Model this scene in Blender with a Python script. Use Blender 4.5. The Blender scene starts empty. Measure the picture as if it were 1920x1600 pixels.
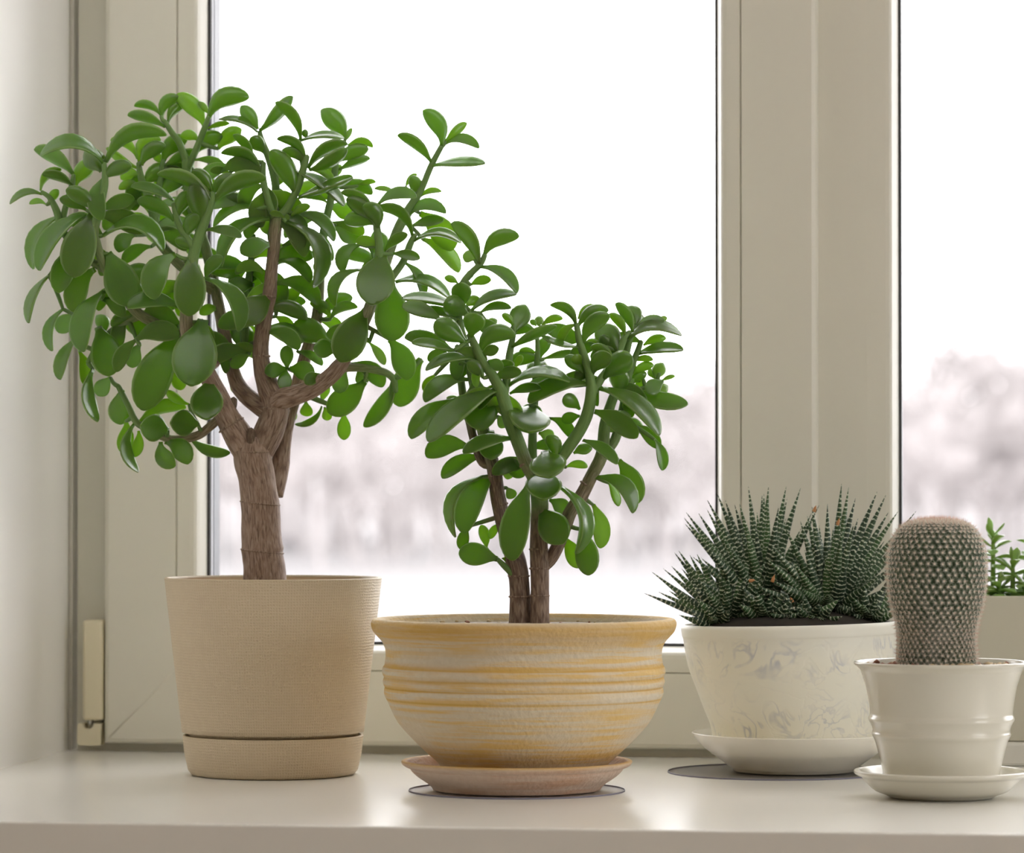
import bpy, bmesh, math, random
from mathutils import Vector, Matrix
random.seed(7)
scene = bpy.context.scene
COL = scene.collection

# ---------------------------------------------------------------- camera
FPX = 7000.0                      # focal length in pixels of the 1920 px wide frame
HC = 0.1628                       # lens height above the sill (sill top is z = 0)
THETA = math.atan(0.155)          # the lens looks a little to the left of square-on
PITCH = math.atan(120.0 / FPX)
cam_d = bpy.data.cameras.new('camera')
cam = bpy.data.objects.new('camera', cam_d)
COL.objects.link(cam)
cam.location = (0, 0, HC)
cam.rotation_euler = (math.radians(90) + PITCH, 0, THETA)
cam_d.sensor_fit = 'HORIZONTAL'
cam_d.sensor_width = 36.0
cam_d.lens = 36.0 * FPX / 1920.0
cam_d.clip_start = 0.05
cam_d.clip_end = 2000
cam_d.dof.use_dof = True
cam_d.dof.focus_distance = 2.06
cam_d.dof.aperture_fstop = 12.0
scene.camera = cam

# ---------------------------------------------------------------- sky, fill level, exposure
world = bpy.data.worlds.new('overcast_sky')
scene.world = world
world.use_nodes = True
wb = world.node_tree.nodes['Background']
wb.inputs[0].default_value = (1.0, 0.985, 0.995, 1)
SKY = 4.9
wb.inputs[1].default_value = SKY
FILL = 9.0                      # watts of the unseen fill light added at the ceiling
scene.view_settings.view_transform = 'Standard'
scene.view_settings.look = 'None'
scene.view_settings.gamma = 1.0
scene.view_settings.use_curve_mapping = False
scene.view_settings.exposure = 0.0
scene.cycles.max_bounces = 9
scene.cycles.diffuse_bounces = 6
scene.cycles.glossy_bounces = 4
scene.cycles.transmission_bounces = 6
scene.cycles.transparent_max_bounces = 16
scene.cycles.caustics_reflective = True
scene.cycles.caustics_refractive = False
scene.cycles.adaptive_threshold = 0.02

# ---------------------------------------------------------------- measuring
FWD = Vector((-math.sin(THETA) * math.cos(PITCH), math.cos(THETA) * math.cos(PITCH), math.sin(PITCH)))
RGT = Vector((math.cos(THETA), math.sin(THETA), 0))
UPV = RGT.cross(FWD)
CAMP = Vector((0, 0, HC))
def ray(px, py):
    return FWD + RGT * ((px - 960.0) / FPX) + UPV * (-(py - 800.0) / FPX)
def at_depth(px, py, d):
    r = ray(px, py); return CAMP + r * d            # d = distance along the lens axis
def at_z(px, py, z=0.0):
    r = ray(px, py); return CAMP + r * ((z - HC) / r.z)
def at_y(px, py, y):
    r = ray(px, py); return CAMP + r * (y / r.y)

# ---------------------------------------------------------------- materials
def new_mat(name):
    m = bpy.data.materials.new(name); m.use_nodes = True
    nt = m.node_tree
    return m, nt, nt.nodes['Principled BSDF'], nt.nodes['Material Output']
def N(nt, typ, **kw):
    n = nt.nodes.new(typ)
    for k, v in kw.items():
        if k.startswith('i_'):
            key = k[2:]
            n.inputs[int(key) if key.isdigit() else key].default_value = v
        else:
            setattr(n, k, v)
    return n
def L(nt, a, b): nt.links.new(a, b)
def srgb(r, g, b):
    f = lambda c: c / 12.92 if c <= 0.04045 else ((c + 0.055) / 1.055) ** 2.4
    return (f(r / 255), f(g / 255), f(b / 255), 1)
def ramp(nt, stops, interp='LINEAR'):
    n = nt.nodes.new('ShaderNodeValToRGB'); cr = n.color_ramp; cr.interpolation = interp
    while len(cr.elements) < len(stops): cr.elements.new(0.5)
    for e, (p, c) in zip(cr.elements, stops): e.position = p; e.color = c
    return n
def mapping(nt, src, scale):
    mp = N(nt, 'ShaderNodeMapping'); mp.inputs['Scale'].default_value = scale
    L(nt, src, mp.inputs['Vector']); return mp.outputs[0]
def bump(nt, bs, h, strength, dist):
    b = N(nt, 'ShaderNodeBump'); b.inputs['Strength'].default_value = strength; b.inputs['Distance'].default_value = dist
    L(nt, h, b.inputs['Height']); L(nt, b.outputs[0], bs.inputs['Normal']); return b
def mixc(nt, fac, a, b, blend='MIX'):
    n = N(nt, 'ShaderNodeMix', data_type='RGBA', blend_type=blend)
    for s, v in ((0, fac), (6, a), (7, b)):
        if hasattr(v, 'is_linked') or hasattr(v, 'links'): L(nt, v, n.inputs[s])
        else: n.inputs[s].default_value = v
    return n.outputs[2]

def plain(name, col, rough=0.5, noise=0.0, nscale=20, spec=0.5, metallic=0.0, coat=0.0):
    m, nt, bs, out = new_mat(name)
    bs.inputs['Roughness'].default_value = rough
    bs.inputs['Specular IOR Level'].default_value = spec
    bs.inputs['Metallic'].default_value = metallic
    bs.inputs['Coat Weight'].default_value = coat
    bs.inputs['Coat Roughness'].default_value = 0.12
    tc = N(nt, 'ShaderNodeTexCoord')
    nz = N(nt, 'ShaderNodeTexNoise'); nz.inputs['Scale'].default_value = nscale; nz.inputs['Detail'].default_value = 5
    L(nt, tc.outputs['Object'], nz.inputs['Vector'])
    k = 1.0 - noise
    c = mixc(nt, nz.outputs[0], (col[0] * k, col[1] * k, col[2] * k, 1), (min(1, col[0] * (1 + noise)), min(1, col[1] * (1 + noise)), min(1, col[2] * (1 + noise)), 1))
    L(nt, c, bs.inputs['Base Color'])
    return m

M = {}
M['pvc'] = plain('white_pvc', (0.76, 0.735, 0.64), 0.33, 0.02, 8)
M['pvc_bead'] = plain('white_pvc_bead', (0.76, 0.735, 0.64), 0.28, 0.02, 8)
M['frame_in'] = plain('frame_rebate_shaded', (0.68, 0.66, 0.57), 0.45, 0.02, 8)  # frame plastic darkened: the rebate's shade is put into its colour
M['gasket'] = plain('black_gasket', (0.025, 0.024, 0.022), 0.6)
M['spacer'] = plain('grey_spacer', (0.17, 0.18, 0.20), 0.4, 0.03, 30)
M['spacer_light'] = plain('bright_spacer', (0.75, 0.76, 0.8), 0.35, 0.03, 30)
M['hinge'] = plain('cream_plastic', (0.80, 0.73, 0.54), 0.4, 0.03, 30)
M['steel'] = plain('steel', (0.55, 0.56, 0.57), 0.3, 0.1, 200, metallic=1.0)
M['wall'] = plain('white_plaster', (0.89, 0.88, 0.85), 0.42, 0.02, 4)
M['roomwall'] = plain('room_plaster', (0.78, 0.75, 0.69), 0.85, 0.02, 3)
M['floor'] = plain('floor_boards', (0.42, 0.30, 0.19), 0.5, 0.2, 3)
M['sill'] = plain('sill_laminate', (0.80, 0.785, 0.735), 0.24, 0.012, 25)
M['snow'] = plain('snow', (0.193, 0.185, 0.187), 0.9, 0.04, 0.05)
M['frost_haze_tree'] = plain('frost_haze_twigs', (0.44, 0.41, 0.408), 0.9, 0.1, 0.2)  # pale twigs: distance haze is put into the colour along with frost
M['bush'] = plain('bush_twigs', (0.16, 0.152, 0.16), 0.9, 0.1, 0.2)
M['hill'] = plain('hazy_hill', (0.24, 0.226, 0.228), 0.9, 0.04, 0.03)  # haze of the far distance put into the hill colour
M['soil'] = plain('potting_soil', (0.10, 0.065, 0.04), 0.95, 0.4, 300)
M['soil_dark'] = plain('dark_soil', (0.022, 0.016, 0.011), 0.95, 0.4, 300)  # near-black soil colour for the zebra plant bowl
M['soil_grey'] = plain('dry_soil', (0.32, 0.26, 0.20), 0.95, 0.3, 300)
M['peb_tan'] = plain('tan_pebble', (0.55, 0.42, 0.24), 0.7, 0.2, 200)
M['peb_red'] = plain('red_pebble', (0.28, 0.11, 0.06), 0.8, 0.2, 200)
M['white_glaze'] = plain('white_glaze', (0.70, 0.67, 0.57), 0.22, 0.015, 15, coat=0.35)
M['cream_glaze'] = plain('cream_glaze', (0.86, 0.81, 0.69), 0.24, 0.02, 15, coat=0.35)
_c = M['cream_glaze'].node_tree.nodes['Principled BSDF']; _c.inputs['Subsurface Weight'].default_value = 0.45; _c.inputs['Subsurface Radius'].default_value = (1, .95, .85); _c.inputs['Subsurface Scale'].default_value = 0.012
M['planter'] = plain('cream_planter', (0.60, 0.57, 0.46), 0.45, 0.02, 20)
M['tray'] = plain('white_tray', (0.72, 0.70, 0.63), 0.4, 0.02, 20)
M['wool'] = plain('areole_wool', (0.55, 0.45, 0.30), 0.9)

# glass: clear pane with a faint surface reflection
m, nt, bs, out = new_mat('window_glass')
tr = N(nt, 'ShaderNodeBsdfTransparent'); tr.inputs[0].default_value = (0.985, 0.985, 0.985, 1)
gl = N(nt, 'ShaderNodeBsdfGlossy'); gl.inputs['Roughness'].default_value = 0.02
fr = N(nt, 'ShaderNodeFresnel'); fr.inputs[0].default_value = 1.2
mx = N(nt, 'ShaderNodeMixShader'); L(nt, fr.outputs[0], mx.inputs[0]); L(nt, tr.outputs[0], mx.inputs[1]); L(nt, gl.outputs[0], mx.inputs[2])
L(nt, mx.outputs[0], out.inputs[0]); M['glass'] = m

# clear plastic mat
m, nt, bs, out = new_mat('clear_plastic_mat')
tr = N(nt, 'ShaderNodeBsdfTransparent'); tr.inputs[0].default_value = (0.97, 0.965, 0.97, 1)
gl = N(nt, 'ShaderNodeBsdfGlossy'); gl.inputs['Roughness'].default_value = 0.1
mx = N(nt, 'ShaderNodeMixShader'); mx.inputs[0].default_value = 0.04; L(nt, tr.outputs[0], mx.inputs[1]); L(nt, gl.outputs[0], mx.inputs[2])
L(nt, mx.outputs[0], out.inputs[0]); M['mat'] = m
M['mat_edge'] = plain('mat_cut_edge', (0.20, 0.19, 0.25), 0.4)

# jade leaves
def jade(name, front, thru, fac):
    m, nt, bs, out = new_mat(name)
    tc = N(nt, 'ShaderNodeTexCoord')
    oi = N(nt, 'ShaderNodeObjectInfo')
    nz = N(nt, 'ShaderNodeTexNoise'); nz.inputs['Scale'].default_value = 60; nz.inputs['Detail'].default_value = 3
    L(nt, tc.outputs['Object'], nz.inputs['Vector'])
    c = mixc(nt, nz.outputs[0], tuple(x * 0.72 for x in front[:3]) + (1,), tuple(x * 1.25 for x in front[:3]) + (1,))
    hs = N(nt, 'ShaderNodeHueSaturation')
    mr = N(nt, 'ShaderNodeMapRange'); mr.inputs['To Min'].default_value = 0.8; mr.inputs['To Max'].default_value = 1.25
    L(nt, oi.outputs['Random'], mr.inputs[0]); L(nt, mr.outputs[0], hs.inputs['Value'])
    mr2 = N(nt, 'ShaderNodeMapRange'); mr2.inputs['To Min'].default_value = 0.485; mr2.inputs['To Max'].default_value = 0.51
    L(nt, oi.outputs['Random'], mr2.inputs[0]); L(nt, mr2.outputs[0], hs.inputs['Hue'])
    L(nt, c, hs.inputs['Color'])
    # fine pale speckles of the skin
    vz = N(nt, 'ShaderNodeTexVoronoi'); vz.inputs['Scale'].default_value = 900
    L(nt, tc.outputs['Object'], vz.inputs['Vector'])
    rp = ramp(nt, [(0.0, (1, 1, 1, 1)), (0.16, (0, 0, 0, 1))]); L(nt, vz.outputs[0], rp.inputs[0])
    sp = N(nt, 'ShaderNodeMath', operation='MULTIPLY'); sp.inputs[1].default_value = 0.35; L(nt, rp.outputs[0], sp.inputs[0])
    c2 = mixc(nt, sp.outputs[0], hs.outputs[0], (0.35, 0.42, 0.22, 1))
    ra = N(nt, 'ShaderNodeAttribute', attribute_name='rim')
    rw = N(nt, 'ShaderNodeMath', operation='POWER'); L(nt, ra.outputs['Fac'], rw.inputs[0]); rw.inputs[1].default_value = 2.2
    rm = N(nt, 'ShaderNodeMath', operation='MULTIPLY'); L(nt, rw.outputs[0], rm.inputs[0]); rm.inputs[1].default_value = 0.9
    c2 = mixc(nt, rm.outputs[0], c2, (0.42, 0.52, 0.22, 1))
    L(nt, c2, bs.inputs['Base Color'])
    bs.inputs['Roughness'].default_value = 0.30
    bs.inputs['Specular IOR Level'].default_value = 0.6
    bs.inputs['Coat Weight'].default_value = 0.5
    bs.inputs['Coat Roughness'].default_value = 0.16
    nz2 = N(nt, 'ShaderNodeTexNoise'); nz2.inputs['Scale'].default_value = 330; nz2.inputs['Detail'].default_value = 3
    L(nt, tc.outputs['Object'], nz2.inputs['Vector'])
    bump(nt, bs, nz2.outputs[0], 0.22, 0.0008)
    tl = N(nt, 'ShaderNodeBsdfTranslucent'); tl.inputs[0].default_value = thru
    mx = N(nt, 'ShaderNodeMixShader'); mx.inputs[0].default_value = fac
    L(nt, bs.outputs[0], mx.inputs[1]); L(nt, tl.outputs[0], mx.inputs[2]); L(nt, mx.outputs[0], out.inputs[0])
    return m
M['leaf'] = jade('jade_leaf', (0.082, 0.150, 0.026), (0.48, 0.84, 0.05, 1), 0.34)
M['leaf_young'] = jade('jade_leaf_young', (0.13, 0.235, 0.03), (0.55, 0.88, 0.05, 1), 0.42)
M['semp'] = jade('rosette_leaf', (0.24, 0.38, 0.10), (0.65, 0.9, 0.25, 1), 0.32)

# bark running into green stem, by the vertex attribute "young"
m, nt, bs, out = new_mat('jade_bark')
at = N(nt, 'ShaderNodeAttribute', attribute_name='young')
uv = N(nt, 'ShaderNodeUVMap')
mp = mapping(nt, uv.outputs[0], (900, 150, 1))
nz = N(nt, 'ShaderNodeTexNoise'); nz.inputs['Scale'].default_value = 1.0; nz.inputs['Detail'].default_value = 6; nz.inputs['Distortion'].default_value = 0.6
L(nt, mp, nz.inputs['Vector'])
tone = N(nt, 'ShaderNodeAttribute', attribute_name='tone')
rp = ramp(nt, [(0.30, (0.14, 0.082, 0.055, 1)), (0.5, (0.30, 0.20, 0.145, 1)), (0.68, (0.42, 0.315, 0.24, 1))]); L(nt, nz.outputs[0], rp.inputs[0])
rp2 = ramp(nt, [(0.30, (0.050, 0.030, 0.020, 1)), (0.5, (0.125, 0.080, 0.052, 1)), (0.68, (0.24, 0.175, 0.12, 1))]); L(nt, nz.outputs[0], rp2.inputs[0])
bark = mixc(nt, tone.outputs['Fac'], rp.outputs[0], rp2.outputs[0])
grn = mixc(nt, nz.outputs[0], (0.10, 0.19, 0.045, 1), (0.18, 0.31, 0.08, 1))
L(nt, mixc(nt, at.outputs['Fac'], bark, grn), bs.inputs['Base Color'])
bs.inputs['Roughness'].default_value = 0.62
bump(nt, bs, nz.outputs[0], 0.45, 0.0006)
M['bark'] = m

# woven-linen beige plastic
m, nt, bs, out = new_mat('beige_linen_plastic')
uv = N(nt, 'ShaderNodeUVMap')
nzd = N(nt, 'ShaderNodeTexNoise'); nzd.inputs['Scale'].default_value = 240; L(nt, uv.outputs[0], nzd.inputs['Vector'])
wv = mixc(nt, 0.0012, uv.outputs[0], nzd.outputs[1], 'ADD')
w1 = N(nt, 'ShaderNodeTexWave', wave_type='BANDS', bands_direction='X'); w1.inputs['Scale'].default_value = 190; w1.inputs['Distortion'].default_value = 1.6; w1.inputs['Detail'].default_value = 1
w2 = N(nt, 'ShaderNodeTexWave', wave_type='BANDS', bands_direction='Y'); w2.inputs['Scale'].default_value = 190; w2.inputs['Distortion'].default_value = 1.6; w2.inputs['Detail'].default_value = 1
L(nt, wv, w1.inputs['Vector']); L(nt, wv, w2.inputs['Vector'])
ml = N(nt, 'ShaderNodeMath', operation='MAXIMUM'); L(nt, w1.outputs[1], ml.inputs[0]); L(nt, w2.outputs[1], ml.inputs[1])
nb = N(nt, 'ShaderNodeTexNoise'); nb.inputs['Scale'].default_value = 170; nb.inputs['Detail'].default_value = 3; L(nt, uv.outputs[0], nb.inputs['Vector'])
mu = N(nt, 'ShaderNodeMath', operation='MULTIPLY'); L(nt, ml.outputs[0], mu.inputs[0]); L(nt, nb.outputs[0], mu.inputs[1])
L(nt, mixc(nt, mu.outputs[0], (0.565, 0.455, 0.305, 1), (0.66, 0.55, 0.385, 1)), bs.inputs['Base Color'])
bs.inputs['Roughness'].default_value = 0.5
bump(nt, bs, mu.outputs[0], 0.5, 0.0007)
M['beige'] = m
M['beige_in'] = plain('beige_inside', (0.66, 0.48, 0.29), 0.5, 0.03, 30)

# yellow-washed terracotta: streaks run round the bowl
def streaked(name, grooves, base_a, base_b, streak, streak2, amount):
    m, nt, bs, out = new_mat(name)
    uv = N(nt, 'ShaderNodeUVMap')
    n1 = N(nt, 'ShaderNodeTexNoise'); n1.inputs['Scale'].default_value = 1; n1.inputs['Detail'].default_value = 6; n1.inputs['Roughness'].default_value = 0.65
    L(nt, mapping(nt, uv.outputs[0], (10, 260, 1)), n1.inputs['Vector'])
    n2 = N(nt, 'ShaderNodeTexNoise'); n2.inputs['Scale'].default_value = 1; n2.inputs['Detail'].default_value = 4
    L(nt, mapping(nt, uv.outputs[0], (14, 45, 1)), n2.inputs['Vector'])
    n3 = N(nt, 'ShaderNodeTexNoise'); n3.inputs['Scale'].default_value = 300; n3.inputs['Detail'].default_value = 4
    L(nt, uv.outputs[0], n3.inputs['Vector'])
    r1 = ramp(nt, [(0.44, (0, 0, 0, 1)), (0.56, (1, 1, 1, 1))]); L(nt, n1.outputs[0], r1.inputs[0])
    r2 = ramp(nt, [(0.36, (0, 0, 0, 1)), (0.55, (1, 1, 1, 1))]); L(nt, n2.outputs[0], r2.inputs[0])
    mu = N(nt, 'ShaderNodeMath', operation='MULTIPLY'); L(nt, r1.outputs[0], mu.inputs[0]); L(nt, r2.outputs[0], mu.inputs[1])
    mu2 = N(nt, 'ShaderNodeMath', operation='MULTIPLY'); L(nt, mu.outputs[0], mu2.inputs[0]); mu2.inputs[1].default_value = amount
    base = mixc(nt, n3.outputs[0], base_a, base_b)
    c = mixc(nt, mu2.outputs[0], base, streak)
    at = N(nt, 'ShaderNodeAttribute', attribute_name='wash')
    nm = N(nt, 'ShaderNodeMath', operation='MULTIPLY_ADD'); L(nt, n1.outputs[0], nm.inputs[0]); nm.inputs[1].default_value = 1.5; nm.inputs[2].default_value = 0.15
    mm = N(nt, 'ShaderNodeMath', operation='MULTIPLY', use_clamp=True); L(nt, at.outputs['Fac'], mm.inputs[0]); L(nt, nm.outputs[0], mm.inputs[1])
    c = mixc(nt, mm.outputs[0], c, streak2)
    L(nt, c, bs.inputs['Base Color'])
    bs.inputs['Roughness'].default_value = 0.68
    bs.inputs['Specular IOR Level'].default_value = 0.3
    bump(nt, bs, n3.outputs[0], 0.6, 0.0015)
    return m
M['yellow'] = streaked('yellow_washed_clay', None, (0.62, 0.54, 0.405, 1), (0.76, 0.68, 0.53, 1), (0.74, 0.50, 0.17, 1), (0.62, 0.375, 0.085, 1), 0.85)
M['pinkclay'] = streaked('pink_washed_clay', None, (0.60, 0.47, 0.37, 1), (0.72, 0.60, 0.50, 1), (0.58, 0.33, 0.19, 1), (0.62, 0.40, 0.14, 1), 0.6)

# white bowl with worn embossed scrolls
m, nt, bs, out = new_mat('worn_embossed_white')
uv = N(nt, 'ShaderNodeUVMap')
at = N(nt, 'ShaderNodeAttribute', attribute_name='emboss')
nz = N(nt, 'ShaderNodeTexNoise'); nz.inputs['Scale'].default_value = 36; nz.inputs['Detail'].default_value = 2; nz.inputs['Distortion'].default_value = 2.2
L(nt, uv.outputs[0], nz.inputs['Vector'])
rb = ramp(nt, [(0.44, (0, 0, 0, 1)), (0.49, (1, 1, 1, 1)), (0.51, (1, 1, 1, 1)), (0.56, (0, 0, 0, 1))]); L(nt, nz.outputs[0], rb.inputs[0])
n2 = N(nt, 'ShaderNodeTexNoise'); n2.inputs['Scale'].default_value = 50; n2.inputs['Detail'].default_value = 5; L(nt, uv.outputs[0], n2.inputs['Vector'])
r2 = ramp(nt, [(0.42, (0, 0, 0, 1)), (0.66, (1, 1, 1, 1))]); L(nt, n2.outputs[0], r2.inputs[0])
mu = N(nt, 'ShaderNodeMath', operation='MULTIPLY'); L(nt, rb.outputs[0], mu.inputs[0]); L(nt, at.outputs['Fac'], mu.inputs[1])
mu2 = N(nt, 'ShaderNodeMath', operation='MULTIPLY'); L(nt, mu.outputs[0], mu2.inputs[0]); L(nt, r2.outputs[0], mu2.inputs[1])
n4 = N(nt, 'ShaderNodeTexNoise'); n4.inputs['Scale'].default_value = 16; n4.inputs['Detail'].default_value = 4; L(nt, uv.outputs[0], n4.inputs['Vector'])
base = mixc(nt, n4.outputs[0], (0.82, 0.82, 0.73, 1), (0.91, 0.865, 0.735, 1))
L(nt, mixc(nt, mu2.outputs[0], base, (0.58, 0.59, 0.60, 1)), bs.inputs['Base Color'])
bs.inputs['Roughness'].default_value = 0.42
bump(nt, bs, mu.outputs[0], 0.16, -0.0012)
bs.inputs['Subsurface Weight'].default_value = 0.35; bs.inputs['Subsurface Radius'].default_value = (1, .97, .9); bs.inputs['Subsurface Scale'].default_value = 0.01
M['emboss'] = m

# zebra plant: dark leaf, raised white bands across it
def zebra(name):
    m, nt, bs, out = new_mat(name)
    uv = N(nt, 'ShaderNodeUVMap')
    oi = N(nt, 'ShaderNodeObjectInfo')
    nz = N(nt, 'ShaderNodeTexNoise'); nz.inputs['Scale'].default_value = 520; nz.inputs['Detail'].default_value = 2; L(nt, uv.outputs[0], nz.inputs['Vector'])
    sx = N(nt, 'ShaderNodeSeparateXYZ'); L(nt, uv.outputs[0], sx.inputs[0])
    a1 = N(nt, 'ShaderNodeMath', operation='MULTIPLY_ADD'); L(nt, nz.outputs[0], a1.inputs[0]); a1.inputs[1].default_value = 0.0024; L(nt, sx.outputs[1], a1.inputs[2])
    ph = N(nt, 'ShaderNodeMath', operation='MULTIPLY_ADD'); L(nt, oi.outputs['Random'], ph.inputs[0]); ph.inputs[1].default_value = 0.02; L(nt, a1.outputs[0], ph.inputs[2])
    fq = N(nt, 'ShaderNodeMath', operation='MULTIPLY_ADD'); L(nt, oi.outputs['Random'], fq.inputs[0]); fq.inputs[1].default_value = 700; fq.inputs[2].default_value = 2 * math.pi / 0.0030
    a2 = N(nt, 'ShaderNodeMath', operation='MULTIPLY'); L(nt, ph.outputs[0], a2.inputs[0]); L(nt, fq.outputs[0], a2.inputs[1])
    sn = N(nt, 'ShaderNodeMath', operation='SINE'); L(nt, a2.outputs[0], sn.inputs[0])
    h = N(nt, 'ShaderNodeMath', operation='MULTIPLY_ADD'); L(nt, sn.outputs[0], h.inputs[0]); h.inputs[1].default_value = 0.5; h.inputs[2].default_value = 0.5
    r = ramp(nt, [(0.80, (0, 0, 0, 1)), (0.93, (1, 1, 1, 1))]); L(nt, h.outputs[0], r.inputs[0])
    vz = N(nt, 'ShaderNodeTexNoise'); vz.inputs['Scale'].default_value = 1300; vz.inputs['Detail'].default_value = 0; L(nt, uv.outputs[0], vz.inputs['Vector'])
    rv = ramp(nt, [(0.34, (0, 0, 0, 1)), (0.42, (1, 1, 1, 1))]); L(nt, vz.outputs[0], rv.inputs[0])
    mu = N(nt, 'ShaderNodeMath', operation='MULTIPLY'); L(nt, r.outputs[0], mu.inputs[0]); L(nt, rv.outputs[0], mu.inputs[1])
    g = mixc(nt, oi.outputs['Random'], (0.020, 0.045, 0.024, 1), (0.050, 0.115, 0.035, 1))
    L(nt, mixc(nt, mu.outputs[0], g, (0.72, 0.76, 0.60, 1)), bs.inputs['Base Color'])
    bs.inputs['Roughness'].default_value = 0.42
    bump(nt, bs, mu.outputs[0], 0.6, 0.0006)
    return m
M['zebra'] = zebra('zebra_leaf')
M['zebra_dry'] = plain('dry_tip', (0.50, 0.24, 0.10), 0.7)

# cactus
m, nt, bs, out = new_mat('cactus_skin')
tc = N(nt, 'ShaderNodeTexCoord')
nz = N(nt, 'ShaderNodeTexNoise'); nz.inputs['Scale'].default_value = 160; nz.inputs['Detail'].default_value = 4; L(nt, tc.outputs['Object'], nz.inputs['Vector'])
L(nt, mixc(nt, nz.outputs[0], (0.030, 0.060, 0.030, 1), (0.07, 0.115, 0.058, 1)), bs.inputs['Base Color'])
bs.inputs['Roughness'].default_value = 0.6
M['cactus'] = m
M['spine'] = plain('pale_spine', (0.88, 0.82, 0.72), 0.5, 0.1, 80)
M['spine_red'] = plain('tan_red_spine', (0.74, 0.50, 0.40), 0.5, 0.2, 80)

# ---------------------------------------------------------------- mesh helpers
def tag(o, label=None, cat=None, group=None, kind=None):
    if label: o['label'] = label
    if cat: o['category'] = cat
    if group: o['group'] = group
    if kind: o['kind'] = kind
    return o
def link(name, me, mat, parent=None, smooth=True, loc=None):
    if mat is not None and not me.materials: me.materials.append(mat)
    if smooth:
        me.polygons.foreach_set('use_smooth', [True] * len(me.polygons))
    o = bpy.data.objects.new(name, me); COL.objects.link(o)
    if loc is not None: o.location = loc
    if parent is not None:
        o.parent = parent
        if loc is not None: o.location = Vector(loc) - parent.location
    return o
def empty(name, loc, label, cat):
    o = bpy.data.objects.new(name, None); COL.objects.link(o); o.location = loc
    o.empty_display_size = 0.02
    return tag(o, label, cat)
def rebase(me, parent_loc):
    me.transform(Matrix.Translation(-Vector(parent_loc)))
def mesh_from(name, verts, faces, uvs=None, attrs=None):
    me = bpy.data.meshes.new(name); me.from_pydata([tuple(v) for v in verts], [], faces); me.update()
    if uvs is not None:
        ul = me.uv_layers.new(name='UVMap')
        for p in me.polygons:
            for li, vi in zip(p.loop_indices, p.vertices): ul.data[li].uv = uvs[vi]
    if attrs:
        for k, vals in attrs.items():
            a = me.attributes.new(k, 'FLOAT', 'POINT'); a.data.foreach_set('value', vals)
    return me
def box_mesh(name, x0, x1, y0, y1, z0, z1, bev=0.0, segs=2):
    bm = bmesh.new()
    bmesh.ops.create_cube(bm, size=1.0)
    for v in bm.verts:
        v.co = Vector(((x0 + x1) / 2 + v.co.x * (x1 - x0), (y0 + y1) / 2 + v.co.y * (y1 - y0), (z0 + z1) / 2 + v.co.z * (z1 - z0)))
    if bev > 0: bmesh.ops.bevel(bm, geom=bm.edges[:], offset=bev, segments=segs, profile=0.5, affect='EDGES')
    me = bpy.data.meshes.new(name); bm.to_mesh(me); bm.free(); return me
def box(name, x0, x1, y0, y1, z0, z1, mat, parent=None, bev=0.0):
    me = box_mesh(name, x0, x1, y0, y1, z0, z1, bev)
    c = Vector(((x0 + x1) / 2, (y0 + y1) / 2, z0))
    pl = parent.matrix_basis.translation if parent is not None else Vector((0, 0, 0))
    rebase(me, c)
    o = link(name, me, mat, parent, smooth=False)
    o.location = c - pl
    return o

def lathe_mesh(name, prof, seg=96, attrs=None, close_top=False, uvscale=1.0):
    """prof: list of (r, z) or (r, z, attr); spun round z"""
    verts, faces, uvs, att = [], [], [], []
    n = len(prof); s = 0.0
    for i, p in enumerate(prof):
        if i: s += math.hypot(p[0] - prof[i - 1][0], p[1] - prof[i - 1][1])
        for k in range(seg + 1):
            a = 2 * math.pi * k / seg - math.pi / 2 + math.pi
            verts.append((p[0] * math.cos(a), p[0] * math.sin(a), p[1]))
            rr = max(q[0] for q in prof)
            uvs.append((rr * 2 * math.pi * k / seg, s)); att.append(p[2] if len(p) > 2 else 0.0)
    for i in range(n - 1):
        for k in range(seg):
            a = i * (seg + 1) + k
            faces.append((a, a + 1, a + seg + 2, a + seg + 1))
    me = mesh_from(name, verts, faces, uvs, {attrs: att} if attrs else None)
    bm = bmesh.new(); bm.from_mesh(me)
    bmesh.ops.remove_doubles(bm, verts=bm.verts[:], dist=1e-6)
    bmesh.ops.recalc_face_normals(bm, faces=bm.faces[:])
    bm.to_mesh(me); bm.free()
    return me
def smooth_prof(pts, sub=4):
    """Catmull-Rom through (r, z[, attr])"""
    out = []
    k = len(pts[0])
    for i in range(len(pts) - 1):
        p0 = pts[max(i - 1, 0)]; p1 = pts[i]; p2 = pts[i + 1]; p3 = pts[min(i + 2, len(pts) - 1)]
        for j in range(sub):
            t = j / sub
            out.append(tuple(0.5 * ((2 * p1[c]) + (-p0[c] + p2[c]) * t + (2 * p0[c] - 5 * p1[c] + 4 * p2[c] - p3[c]) * t * t + (-p0[c] + 3 * p1[c] - 3 * p2[c] + p3[c]) * t ** 3) for c in range(k)))
    out.append(tuple(pts[-1]))
    return out
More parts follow.
